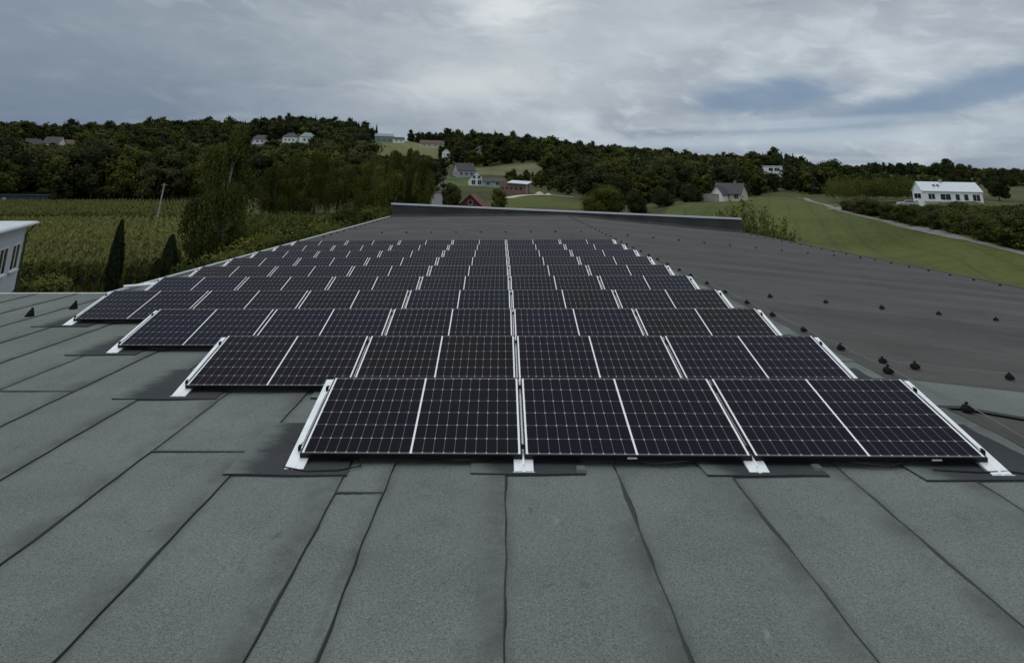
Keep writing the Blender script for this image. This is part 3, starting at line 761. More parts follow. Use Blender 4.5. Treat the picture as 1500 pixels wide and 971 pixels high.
def mesh_np(name, V, F, Tn, MI, mats):
    me = bpy.data.meshes.new(name); me.vertices.add(len(V)); me.vertices.foreach_set('co', V.astype(np.float32).ravel())
    me.loops.add(F.size); me.loops.foreach_set('vertex_index', F.astype(np.int32).ravel())
    me.polygons.add(len(F)); me.polygons.foreach_set('loop_start', (np.arange(len(F))*F.shape[1]).astype(np.int32))
    for mm in mats: me.materials.append(mm)
    me.polygons.foreach_set('material_index', MI.astype(np.int32))
    a = me.attributes.new('tint', 'FLOAT', 'POINT'); a.data.foreach_set('value', Tn.astype(np.float32))
    me.update(calc_edges=True); me.validate(); return me
def rdir(rng, n):
    v = rng.normal(size=(n, 3)); return v/np.linalg.norm(v, axis=1, keepdims=True)
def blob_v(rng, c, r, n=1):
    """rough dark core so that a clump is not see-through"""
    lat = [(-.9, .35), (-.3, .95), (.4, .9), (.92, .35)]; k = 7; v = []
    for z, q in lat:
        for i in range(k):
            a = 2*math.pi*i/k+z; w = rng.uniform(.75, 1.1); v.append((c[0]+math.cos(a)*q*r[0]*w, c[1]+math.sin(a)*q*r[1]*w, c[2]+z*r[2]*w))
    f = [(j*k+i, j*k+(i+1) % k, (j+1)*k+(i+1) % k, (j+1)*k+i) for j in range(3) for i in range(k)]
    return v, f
def clump_leaves(L, rng, c, r, n, size, tint, mi=0, up=.25, core=True):
    d = rdir(rng, n); rad = rng.uniform(.72, 1.08, (n, 1)); p = c+d*rad*r
    nn = d+rng.normal(size=(n, 3))*.55; nn[:, 2] += up; nn /= np.linalg.norm(nn, axis=1, keepdims=True)
    t = np.cross(nn, rdir(rng, n)); t /= np.linalg.norm(t, axis=1, keepdims=True)+1e-6; b = np.cross(nn, t)
    sz = size*rng.uniform(.6, 1.4, (n, 1))
    L.quads(p, t*sz, b*sz*.75, np.clip(tint+rng.normal(size=n)*.13, 0, 1), mi)
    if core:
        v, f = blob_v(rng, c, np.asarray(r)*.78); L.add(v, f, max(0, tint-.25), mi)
def trunk_rings(h, r, lean=0.0, n=7, k=6, rng=None):
    out = []
    for j in range(k):
        t = j/(k-1); x = lean*t*t*h; q = r*(1-.75*t)*(1.35 if j == 0 else 1)
        out.append([(x+math.cos(2*math.pi*i/n)*q, math.sin(2*math.pi*i/n)*q, t*h-.3) for i in range(n)])
    return out
def ring_add(L, rings, mi, tint=.5):
    n = len(rings[0]); v = [p for r in rings for p in r]
    f = [(j*n+i, j*n+(i+1) % n, (j+1)*n+(i+1) % n, (j+1)*n+i) for j in range(len(rings)-1) for i in range(n)]
    L.add(v, f, tint, mi)
def limb(L, a, b, r0, r1, mi=0, n=5):
    a, b = Vector(a), Vector(b); t = (b-a).normalized(); s = t.cross(Vector((.3, .9, .1))).normalized(); u = t.cross(s)
    rings = []
    for k in range(4):
        q = k/3; p = a.lerp(b, q)+Vector((0, 0, 1))*math.sin(q*math.pi)*.08*(b-a).length; r = r0+(r1-r0)*q
        rings.append([tuple(p+(s*math.cos(2*math.pi*i/n)+u*math.sin(2*math.pi*i/n))*r) for i in range(n)])
    ring_add(L, rings, mi)
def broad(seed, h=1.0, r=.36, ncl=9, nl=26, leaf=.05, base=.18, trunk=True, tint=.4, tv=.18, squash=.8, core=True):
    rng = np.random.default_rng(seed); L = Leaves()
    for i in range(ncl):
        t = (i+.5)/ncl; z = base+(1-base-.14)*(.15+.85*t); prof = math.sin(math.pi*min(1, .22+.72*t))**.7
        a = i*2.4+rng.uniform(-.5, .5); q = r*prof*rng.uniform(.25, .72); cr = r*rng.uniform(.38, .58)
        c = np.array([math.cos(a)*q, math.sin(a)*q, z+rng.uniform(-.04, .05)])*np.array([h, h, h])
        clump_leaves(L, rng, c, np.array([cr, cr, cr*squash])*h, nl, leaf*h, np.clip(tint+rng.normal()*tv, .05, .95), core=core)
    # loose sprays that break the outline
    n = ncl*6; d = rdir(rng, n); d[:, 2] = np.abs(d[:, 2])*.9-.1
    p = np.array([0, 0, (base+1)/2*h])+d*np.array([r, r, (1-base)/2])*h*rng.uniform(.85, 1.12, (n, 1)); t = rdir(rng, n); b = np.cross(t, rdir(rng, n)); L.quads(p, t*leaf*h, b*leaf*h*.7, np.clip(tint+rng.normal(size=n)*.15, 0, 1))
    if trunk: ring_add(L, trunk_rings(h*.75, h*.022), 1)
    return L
def conifer(seed, h=1.0, r=.17, layers=11, nl=16, tint=.4, trunk=True, leaf=1.0):
    rng = np.random.default_rng(seed); L = Leaves()
    k = 8; rings = []
    for z, q in ((.08, .55), (.35, .55), (.7, .3), (.97, .02)): rings.append([(math.cos(2*math.pi*i/k)*q*r*h, math.sin(2*math.pi*i/k)*q*r*h, z*h) for i in range(k)])
    ring_add(L, rings, 0, .1)
    for j in range(layers):
        t = j/(layers-1); z = .08+.90*t; rr = r*(1-t)**.85*rng.uniform(.8, 1.15)+.012
        n = max(6, int(nl*(1-t*.6))); a = rng.uniform(0, 2*math.pi, n); q = rr*rng.uniform(.45, 1.05, n)
        c = np.stack([np.cos(a)*q, np.sin(a)*q, z-q*.35+rng.normal(size=n)*.012], 1)*h
        ax = np.stack([np.cos(a), np.sin(a), np.full(n, -.45)], 1)*(.5*rr+.02)[..., None] if np.ndim(rr) else np.stack([np.cos(a), np.sin(a), np.full(n, -.45)], 1)*(.5*rr+.02)
        bx = np.stack([-np.sin(a), np.cos(a), rng.normal(size=n)*.3], 1)*(.35*rr+.014)*leaf
        L.quads(c, ax*h, bx*h, np.clip(tint+rng.normal(size=n)*.16, 0, 1))
    if trunk: ring_add(L, trunk_rings(h*.5, h*.014), 1)
    return L
def weeping(seed, h, r, nstr, leaf, base=.06, tint=.45, core=True, droop=(.10, .32), narrow=.8):
    """birch or willow: limbs under hanging strands of small leaves"""
    rng = np.random.default_rng(seed); L = Leaves(); lob = []
    for i in range(int(10+r*2)):
        t = rng.uniform(.09, .98); pr = (math.sin(math.pi*(.14+.80*t))**narrow)*(1 if t < .6 else 1-.35*(t-.6)/.4); a = rng.uniform(0, 6.28); q = r*pr*rng.uniform(.35, .8)
        lob.append((np.array([math.cos(a)*q, math.sin(a)*q, (base+(1-base)*t)*h]), r*rng.uniform(.25, .42)*max(.5, pr), np.clip(tint+rng.normal()*.2, .05, .95)))
    for i in range(nstr):
        c, cr, tn = lob[rng.integers(len(lob))]; d = rdir(rng, 1)[0]; d[2] = abs(d[2]); p = c+d*cr*rng.uniform(.5, 1.15)
        ln = h*rng.uniform(*droop); n = max(3, int(ln/(leaf*1.5))); s = np.linspace(0, 1, n)[:, None]
        out = np.array([d[0], d[1], 0])*.12*ln
        pts = p+out*np.sqrt(s)-np.array([0, 0, 1])*ln*s+rng.normal(size=(n, 3))*leaf*.7
        pts = pts[pts[:, 2] > base*h*.4]
        if len(pts) < 1: continue
        m_ = len(pts); up = np.tile(np.array([0, 0, 1.0]), (m_, 1))+rng.normal(size=(m_, 3))*.35; w = rdir(rng, m_); w[:, 2] *= .3
        L.quads(pts, up*leaf*rng.uniform(.6, 1.3, (m_, 1)), w*leaf*.55, np.clip(tn+rng.normal(size=m_)*.13, 0, 1))
    if core:
        for c, cr, tn in lob:
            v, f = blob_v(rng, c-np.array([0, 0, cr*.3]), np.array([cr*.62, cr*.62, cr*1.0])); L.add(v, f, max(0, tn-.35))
    tr = Leaves(); ring_add(tr, trunk_rings(h*.93, h*.016, .01), 0)
    for c, cr, tn in lob: limb(tr, (0, 0, c[2]*.62), tuple(c), h*.006, h*.002)
    return L, tr
def shoots(seed, h, r, n, leaf, tint=.5):
    """many upright leafy rods"""
    rng = np.random.default_rng(seed); L = Leaves(); tr = Leaves()
    for i in range(n):
        a = rng.uniform(0, 6.28); q = r*math.sqrt(rng.uniform(0, 1)); b0 = np.array([math.cos(a)*q*.45, math.sin(a)*q*.45, 0]); hh = h*rng.uniform(.62, 1.0)*(1-.35*(q/r)**2)
        tip = np.array([math.cos(a)*q*1.05, math.sin(a)*q*1.05, hh]); k = int(hh/(leaf*.75)); s = np.sqrt(rng.uniform(.15, 1, k))[:, None]
        p = b0+(tip-b0)*s+rng.normal(size=(k, 3))*leaf*1.4*np.sqrt(1.35-s)
        t = (tip-b0)/np.linalg.norm(tip-b0)+rng.normal(size=(k, 3))*.7; t /= np.linalg.norm(t, axis=1, keepdims=True); w = np.cross(t, rdir(rng, k))
        L.quads(p, t*leaf*rng.uniform(.6, 1.2, (k, 1)), w*leaf*.42, np.clip(tint+rng.normal()*.15+rng.normal(size=k)*.14, 0, 1))
        if i % 2 == 0: limb(tr, tuple(b0), tuple(b0+(tip-b0)*.96), .035, .006)
    return L, tr
def tree_thing(name, pos, Lc, Lt, mc, mt, label, cat, group=None, rot=0.0, s=1.0):
    t = empty(name, T3(*pos) @ RZ(rot) @ Matrix.Scale(s, 4), label, cat, group)
    c = bpy.data.objects.new('crown', Lc.mesh('crown', [mc])); col.objects.link(c); c.parent = t
    if Lt is not None: k = bpy.data.objects.new('trunk', Lt.mesh('trunk', [mt])); col.objects.link(k); k.parent = t
    return t
def only_trunk(h, r):
    L = Leaves(); ring_add(L, trunk_rings(h, r), 0); return L
# -- the big birch left of the roof and the shrubs near the building
Lc, Lt = weeping(11, 13.4, 3.7, 3600, .115, .05, .34, True, (.08, .24), .5)
tree_thing('birch_tree', gpt(333, 63), Lc, Lt, M_BIRCHLEAF, M_BIRCH, 'tall weeping birch rising alone at the edge of the corn field', 'tree')
# -- row of willows behind the roof
wd = [(404, 172, 13.5, 4.4), (432, 182, 15.5, 5.0), (463, 176, 16.0, 5.2), (496, 186, 16.5, 5.4), (520, 168, 12.5, 3.8), (546, 180, 17.5, 5.2), (574, 178, 18.2, 5.0), (602, 182, 19.5, 4.6), (621, 176, 18.0, 2.8)]
wl = ['small dark willow right beside the birch', 'rounded willow, second in the row right of the birch', 'broad willow, third in the row right of the birch', 'willow in the middle of the row behind the roof', 'short willow standing in front of the middle of the willow row', 'yellow green willow, fourth from the lane', 'tall weeping willow, third from the lane', 'tallest willow of the row, second from the lane', 'slim willow beside the lane']
for i, (c, d, h, r) in enumerate(wd):
    Lc, Lt = weeping(30+i, h, r, 1700, .19, .05, .36+.06*(i % 3)+(.10 if i > 4 else 0), True, (.12, .34), .55)
    tree_thing('willow_tree', gpt(c, d), Lc, Lt, M_LEAFY, M_BARK, wl[i], 'tree', 'willows in a row behind the roof', i*1.3)
# -- thujas
def thuja(seed, h, r):
    rng = np.random.default_rng(seed); L = Leaves(); n = 4200
    z = rng.uniform(0, 1, n); prof = np.where(z < .25, .75+z, 1.0)*np.clip((1-z)/.45, 0, 1)**.6; a = rng.uniform(0, 6.28, n); q = r*prof*rng.uniform(.7, 1.22, n)*(1+.22*np.sin(a*3+z*11))
    p = np.stack([np.cos(a)*q, np.sin(a)*q, z*h], 1); up = np.stack([np.cos(a)*.3, np.sin(a)*.3, np.ones(n)], 1)+rng.normal(size=(n, 3))*.25; w = np.stack([-np.sin(a), np.cos(a), np.zeros(n)], 1)
    L.quads(p, up*.12, w*.06, np.clip(.35+rng.normal(size=n)*.2, 0, 1))
    k = 8; ring_add(L, [[(math.cos(2*math.pi*i/k)*qq*r, math.sin(2*math.pi*i/k)*qq*r, zz*h) for i in range(k)] for zz, qq in ((0, .6), (.3, .8), (.6, .65), (.97, .04))], 0, .05)
    return L
for (c, d, h, r, lab) in ((186, 54, 5.5, .40, 'slim dark columnar thuja in front of the corn, the tall left one'), (262, 57, 4.2, .55, 'dark conical thuja in front of the corn beside the birch'), (247, 56, 2.5, .45, 'small dark thuja tucked against the left of a taller one')):
    tree_thing('thuja', gpt(c, d), thuja(c, h, r), only_trunk(h*.4, .07), M_CON, M_BARK, lab, 'shrub', 'dark thujas in front of the corn')
# -- bushes near
def bush_thing(c, d, h, r, lab, mc=M_BUSH, group=None, seed=0, tint=.45, leaf=.09, nl=480):
    hh = h; L = broad(seed, hh, r/hh, 9, nl, leaf/hh, .02, False, tint, .2, .8)
    p = gpt(c, d) if not isinstance(c, Vector) else c
    return tree_thing('bush', p, L, only_trunk(hh*.5, .06), mc, M_BARK, lab, 'bush', group)
bush_thing(90, 48.5, 2.5, 2.0, 'low rounded green bush at the corner of the white house', M_SHOOT, None, 3, .35, .09, 420)
nb = [(300, 50, 3.0, 2.4), (345, 52, 3.4, 2.6), (385, 56, 4.2, 3.0), (425, 58, 4.6, 3.2), (462, 62, 4.8, 3.4), (498, 66, 4.6, 3.4), (528, 70, 4.6, 3.2), (556, 74, 4.4, 3.0), (452, 92, 3.2, 3.0), (508, 104, 4.4, 3.4), (384, 84, 2.8, 2.6), (545, 108, 4.8, 3.4), (575, 116, 4.6, 3.0)]
nbl = ['dark bush at the foot of the birch', 'low bush just right of the birch foot', 'leafy bush behind the left roof edge, beside the birch', 'rounded bush behind the left eave, third from the birch', 'large bush behind the left eave, halfway to the parapet', 'bush behind the left eave, fifth from the birch', 'bush behind the left eave, second from the parapet end', 'bush nearest the left end of the parapet', 'tall bush below the second willow', 'tall dark bush below the middle of the willow row', 'bush between the birch and the willow row', 'tall bush below the right half of the willow row', 'bush below the willows next to the lane']
for i, (c, d, h, r) in enumerate(nb): bush_thing(c, d, h, r, nbl[i], M_LEAFY if i % 3 else M_BUSH, 'bushes along the left eave', 50+i, .30+.06*(i % 4), .10, 480)
# -- young shoots at the right end of the parapet
Lc, Lt = shoots(5, 8.3, 3.3, 300, .12, .5); tree_thing('willow_shrub', gpt(1092, 53), Lc, Lt, M_SHOOT, M_BARK, 'bright green upright willow shrub beside the right end of the parapet', 'shrub')
Lc, Lt = shoots(6, 6.3, 1.8, 110, .12, .4); tree_thing('willow_shrub', gpt(1142, 50), Lc, Lt, M_SHOOT, M_BARK, 'lower willow shrub just right of the bright tall one', 'shrub')
# -- single trees in the middle distance
def single(c, d, h, r, lab, kind='b', seed=1, tint=.4, mc=None, name='broadleaf_tree'):
    if kind == 'b': L = broad(seed, h, r/h, 18, 420, .17/h, .08, False, tint, .16); mc = mc or M_LEAF
    else: L = conifer(seed, h, r/h, 16, 34, tint, False); mc = mc or M_CON; name = 'conifer_tree'
    return tree_thing(name, gpt(c, d), L, only_trunk(h*.6, h*.02), mc, M_BARK, lab, 'tree')
single(885, 175, 9.0, 5.6, 'broad round dark tree standing in front of the wood, left of the long house', 'b', 4, .42, M_LEAFY)
single(661, 205, 9.0, 3.2, 'dark bushy tree beside the lane, left of the dark red house', 'b', 5, .2)
single(730, 195, 7.6, 2.6, 'egg shaped green tree between the dark red house and the brick building', 'b', 6, .42, M_LEAFY)
single(930, 190, 6.5, 3.2, 'grey green bush tree right of the broad round tree', 'b', 7, .5)
single(968, 200, 5.2, 3.6, 'low dark tree at the edge of the meadow, left of the long house', 'b', 8, .3)
single(905, 235, 11, 5, 'tall dark tree behind the broad round tree', 'b', 18, .3)
single(1010, 215, 5.0, 4.0, 'dark bush at the left end of the pale boundary wall', 'b', 19, .25)
single(1392, 225, 11.2, 2.4, 'ragged tall tree rising behind the white house roof', 'b', 9, .35)
single(1412, 235, 10, 2.0, 'slimmer tree just right of the ragged tall one behind the white house', 'b', 10, .3)
single(1460, 215, 8.6, 2.6, 'loose crowned tree at the right of the white house', 'b', 12, .4)
single(1322, 300, 13, 2.6, 'tall dark tree on the skyline left of the white house', 'b', 13, .2)
single(1338, 310, 12, 2.2, 'narrow dark conifer on the skyline left of the white house', 'c', 14, .3)
# -- hedgerow along the road
rng = np.random.default_rng(77); hed = []
for i in range(1400):
    c = rng.uniform(1236, 1525); d0 = np.interp(c, [topix(q)[0] for q in road_pts], [math.hypot(q.x, q.y) for q in road_pts])+2.2; d1 = np.interp(c, [1235, 1290, 1340, 1400, 1440, 1500], [176, 168, 150, 158, 150, 146])
    d = rng.uniform(d0, max(d0+1, d1)); p = gpt(c, d)
    if all((p-q[0]).length > 2.4 for q in hed): hed.append((p, c, d))
hedm = [broad(200+i, 1, .62, 11, 230, .030, .0, False, .38, .2).mesh('crown', [M_BUSH if i % 2 else M_LEAF]) for i in range(6)]
for i, (p, c, d) in enumerate(sorted(hed, key=lambda q: q[1])):
    h = rng.uniform(2.6, 4.8); lim = np.interp(c, [1236, 1300, 1340, 1380, 1420, 1450, 1500], [291, 297, 303, 303, 297, 299, 301])
    lim += rng.normal()*5
    while topix((p.x, p.y, p.z+h))[1] < lim and h > .9: h *= .9
    o = bpy.data.objects.new('bush', hedm[i % 6]); col.objects.link(o); o.matrix_basis = T3(*p) @ RZ(i*1.9) @ Matrix.Diagonal((h*rng.uniform(1, 1.3), h*rng.uniform(1, 1.3), h, 1))
    tag(o, 'dark green bush in the hedgerow between the road and the white house', 'bush', 'hedgerow bushes between road and white house')
# light shrubs left of the white house
shm = [shoots(300+i, 1, .45, 80, .024, .5)[0].mesh('crown', [M_SHOOT if i % 3 == 0 else M_LEAFY]) for i in range(5)]
for i in range(24):
    c = 1222+i*4.9+rng.uniform(-2, 2); d = rng.uniform(205, 246); h = rng.uniform(5.5, 8.2); p = gpt(c, d)
    o = bpy.data.objects.new('tall_shrub', shm[i % 5]); col.objects.link(o); o.matrix_basis = T3(*p) @ RZ(i*2.1) @ Matrix.Diagonal((h*1.05, h*1.05, h, 1))
    tag(o, 'light green tall shrub in the belt left of the white house', 'shrub', 'light green shrubs left of the white house')
# -- woods: the largest trees stand as single objects, the rest of the hillside as one mass each side
KEEP = [(30, 120, 455, 640), (350, 470, 520, 645), (1100, 1165, 375, 505), (1015, 1095, 200, 262), (690, 712, 600, 680), (640, 656, 140, 560), (655, 740, 225, 475)]
def zone(c, d):
    for a, b, e, f in KEEP:
        if a < c < b and e < d < f: return None
    if c < 300 and 214 < d < 790: return 'b', (11, 17) if d > 260 else (12, 18), .30
    if 300 <= c < 545 and 272 < d < 820: return ('c' if d > 640 else 'b'), (11, 17), .28
    if 545 <= c < 645:
        if 285 < d < 470: return 'b', (8, 12), .36
        if c > 596 and 725 < d < 790: return 'm', (10, 16), .2
        return None
    if 645 <= c < 720 and 495 < d < 800: return 'm', (10, 17), .24
    if 720 <= c < 800:
        if 500 < d < 800: return 'm', (11, 17), .26
        if 330 < d < 415: return 's', (4, 7), .4
    if 800 <= c < 865:
        if 400 < d < 800: return 'b', (10, 16), .3
        if 300 < d < 400: return 's', (5, 9), .36
    if 865 <= c < 1000 and 235 < d < 800: return 'b', (10, 15), .30
    if 1000 <= c < 1110 and 268 < d < 800: return 'b', (9, 14), .28
    if 1110 <= c < 1225 and 325 < d < 800: return 'm', (9, 14), .2
    if 1225 <= c < 1300 and 360 < d < 480: return 'b', (7, 10), .25
    if c >= 1225 and 1150 < d < 1420: return 'b', (12, 17), .22
    if c >= 1300 and 420 < d < 520: return 's', (5, 8), .3
    return None
rng = np.random.default_rng(2024); spots = []
CLEAR = [(15, 125, 207, 555), (352, 396, 209, 575), (402, 462, 206, 584), (535, 604, 203, 680), (602, 668, 211, 635), (645, 662, 221, 555), (694, 712, 221, 635), (545, 640, 224, 720), (1116, 1152, 250.5, 435), (1016, 1095, 292, 224), (655, 800, 262, 300), (690, 800, 246, 420)]
def blocks(x, y, z, h, d):
    px, py = topix((x, y, z+h))
    return any(a < px < b and py < yl and d < dm for a, b, yl, dm in CLEAR)
def scatter(d0, d1, step, c0=-90, c1=1590):
    d = d0
    while d < d1:
        a0, a1 = np.interp([c0, c1], _cs, _az); n = int((a1-a0)*d/step)
        for i in range(n):
            a = a0+(a1-a0)*(i+rng.uniform(.1, .9))/n; dd = d+rng.uniform(-.45, .45)*step
            c = float(np.interp(a, _az, _cs)); z = zone(c+rng.normal()*4, dd)
            if z is None: continue
            if z[0] == 's' and rng.uniform() < .35: continue
            x, y = math.sin(a)*dd, math.cos(a)*dd; h = rng.uniform(*z[1]); zz = gz(x, y)
            if rng.uniform() < .16: h *= rng.uniform(1.12, 1.35)
            if blocks(x, y, zz, h, dd):
                h *= .55
                if blocks(x, y, zz, h, dd): continue
            spots.append((h/dd, x, y, zz, h, z[0], z[2], c, dd))
        d += step*.92
scatter(214, 420, 7.2); scatter(420, 800, 9.0); scatter(1150, 1420, 14)
spots.sort(reverse=True)
NV = 8
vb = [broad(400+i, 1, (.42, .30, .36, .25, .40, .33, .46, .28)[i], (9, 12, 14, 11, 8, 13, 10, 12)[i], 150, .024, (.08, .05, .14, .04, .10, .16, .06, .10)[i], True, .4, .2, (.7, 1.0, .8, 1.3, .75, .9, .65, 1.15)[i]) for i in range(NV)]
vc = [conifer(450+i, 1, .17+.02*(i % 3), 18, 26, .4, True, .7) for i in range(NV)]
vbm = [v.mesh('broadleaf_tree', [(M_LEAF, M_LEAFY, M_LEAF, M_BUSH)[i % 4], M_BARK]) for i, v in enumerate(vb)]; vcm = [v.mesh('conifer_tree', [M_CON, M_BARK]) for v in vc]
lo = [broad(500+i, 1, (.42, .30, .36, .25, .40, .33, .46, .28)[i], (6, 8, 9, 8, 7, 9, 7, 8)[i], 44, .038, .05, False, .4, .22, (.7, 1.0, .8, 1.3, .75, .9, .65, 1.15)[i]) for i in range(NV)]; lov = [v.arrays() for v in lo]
lc = [conifer(550+i, 1, .18, 10, 13, .4, False) for i in range(NV)]; lcv = [v.arrays() for v in lc]
def pick(k): return 'c' if k == 'c' and rng.uniform() < .28 or k == 'm' and rng.uniform() < .25 else 'b'
SIDE = lambda c: 'left' if c < 645 else 'middle' if c < 870 else 'right'
WL = {('left', 'b'): ('dark broadleaf tree at the front of the wood behind the corn field', 'broadleaf trees along the front of the left wood'),
      ('left', 'c'): ('dark conifer on the hill above the left wood', 'conifers on the left hill'),
      ('middle', 'b'): ('dark broadleaf tree among the houses at the foot of the middle hill', 'broadleaf trees on the middle hill'),
      ('middle', 'c'): ('dark conifer among the trees of the middle hill', 'conifers on the middle hill'),
      ('right', 'b'): ('dark broadleaf tree at the front of the wood on the right hillside', 'broadleaf trees along the front of the right wood'),
      ('right', 'c'): ('dark conifer at the front of the wood on the right hillside', 'conifers along the front of the right wood')}
mass = {'left': [], 'middle': [], 'right': []}; single_n = 0
for (ap, x, y, z, h, k, tint, c, d) in spots:
    kk = pick(k) if k != 's' else 'b'; w = rng.uniform(.75, 1.35); rot = rng.uniform(0, 6.28)
    if single_n < 285:
        mm = (vbm if kk == 'b' else vcm)[rng.integers(NV)]
        o = bpy.data.objects.new('broadleaf_tree' if kk == 'b' else 'conifer_tree', mm); col.objects.link(o)
        o.matrix_basis = T3(x, y, z-.2) @ RZ(rot) @ Matrix.Diagonal((h*w, h*w, h, 1)); lab, grp = WL[(SIDE(c), kk)]; tag(o, lab, 'tree', grp); single_n += 1
    else: mass[SIDE(c)].append((x, y, z, h, kk, w, rot, tint))
def wood(side, lab):
    V, F, Tn, MI, nv = [], [], [], [], 0
    for (x, y, z, h, kk, w, rot, tint) in mass[side]:
        v, f, t, mi = (lov if kk == 'b' else lcv)[rng.integers(NV)]
        cr, sr = math.cos(rot), math.sin(rot); q = np.empty_like(v)
        q[:, 0] = (v[:, 0]*cr-v[:, 1]*sr)*h*w+x; q[:, 1] = (v[:, 0]*sr+v[:, 1]*cr)*h*w+y; q[:, 2] = v[:, 2]*h+z-.3
        V.append(q); F.append(f+nv); nv += len(v); Tn.append(np.clip(t-.4+tint+rng.normal()*.24, 0, 1)); MI.append(np.full(len(f), 1 if kk == 'c' else int(rng.choice([0, 0, 2, 3]))))
    me = mesh_np('wood', np.concatenate(V), np.concatenate(F), np.concatenate(Tn), np.concatenate(MI), [M_LEAF, M_CON, M_LEAFY, M_BUSH])
    o = bpy.data.objects.new('wood', me); col.objects.link(o); tag(o, lab, 'wood', kind='stuff')
wood('left', 'dark mixed wood covering the hill on the left'); wood('middle', 'dark wood on the ridge behind the houses'); wood('right', 'dark wood covering the hillside on the right')
# -- corn
def corn(name, lab, c0, c1, d0, d1, n, h, seed, skip=None):
    rng = np.random.default_rng(seed); L = Leaves()
    a0, a1 = np.interp([c0, c1], _cs, _az); d = np.sqrt(rng.uniform(d0*d0, d1*d1, n)); a = rng.uniform(a0, a1, n)
    x, y = np.sin(a)*d, np.cos(a)*d
    row = .85; ang = .5; u = x*math.cos(ang)+y*math.sin(ang); v = -x*math.sin(ang)+y*math.cos(ang); u = np.round(u/row)*row+rng.normal(size=n)*.08
    x, y = u*math.cos(ang)-v*math.sin(ang), u*math.sin(ang)+v*math.cos(ang); z = ground(x, y); pt = np.clip(.40+.22*np.sin(x*.12)*np.sin(y*.09)+rng.normal(size=n)*.14, 0, 1)
    hh = h*rng.uniform(.85, 1.1, n)
    for k in range(6):                                  # arching leaves
        b = rng.uniform(0, 6.28, n); t = rng.uniform(.25, .95, n); dr = np.stack([np.cos(b), np.sin(b), rng.uniform(-.1, 1.0, n)], 1); sd_ = np.stack([-np.sin(b), np.cos(b), np.zeros(n)], 1)
        L.quads(np.stack([x, y, z+hh*t], 1)+dr*.25, dr*.24*(1.25-t*.4)[:, None], sd_*.045*(d/70)[:, None]**.5, np.clip(pt+(t-.6)*.3+rng.normal(size=n)*.12, 0, 1))
    up = np.tile([0, 0, 1.0], (n, 1)); sd_ = rdir(rng, n); sd_[:, 2] = 0
    L.quads(np.stack([x, y, z+hh*.5], 1), up*(hh*.5)[:, None], sd_*.05, pt*.6)
    L.quads(np.stack([x, y, z+hh*1.03], 1), up*.2+rng.normal(size=(n, 3))*.06, sd_*.06, np.clip(.9+rng.normal(size=n)*.1, 0, 1))   # tassels
    o = bpy.data.objects.new(name, L.mesh(name, [M_CORN])); col.objects.link(o); tag(o, lab, 'corn', kind='stuff')
corn('corn_field', 'tall green corn crop filling the field below the left of the roof', -60, 288, 60, 119, 17000, 2.3, 1)
corn('corn_field', 'strip of paler corn behind the pole, in front of the wood', -60, 290, 140, 206, 16000, 2.0, 2)
# rough grass by the building
def tufts(name, lab, c0, c1, d0, d1, n, h, seed, m):
    rng = np.random.default_rng(seed); L = Leaves(); a0, a1 = np.interp([c0, c1], _cs, _az); d = np.sqrt(rng.uniform(d0*d0, d1*d1, n)); a = rng.uniform(a0, a1, n); x, y = np.sin(a)*d, np.cos(a)*d; z = ground(x, y)
    up = np.tile([0, 0, 1.0], (n, 1))+rng.normal(size=(n, 3))*.4; w = rdir(rng, n); w[:, 2] = 0; s = rng.uniform(.5, 1.3, (n, 1))*h
    L.quads(np.stack([x, y, z], 1)+up*s*.5, up*s*.6, w*s*.35, rng.uniform(.1, .9, n)); o = bpy.data.objects.new(name, L.mesh(name, [m])); col.objects.link(o); tag(o, lab, 'grass', kind='stuff')
tufts('rough_grass', 'rough grass and weeds between the hall and the corn', 20, 420, 46, 61, 9000, .35, 4, M_BUSH)
tufts('weeds', 'tall weeds growing below the willows beside the roof', 300, 620, 62, 165, 16000, .55, 5, M_SHOOT)

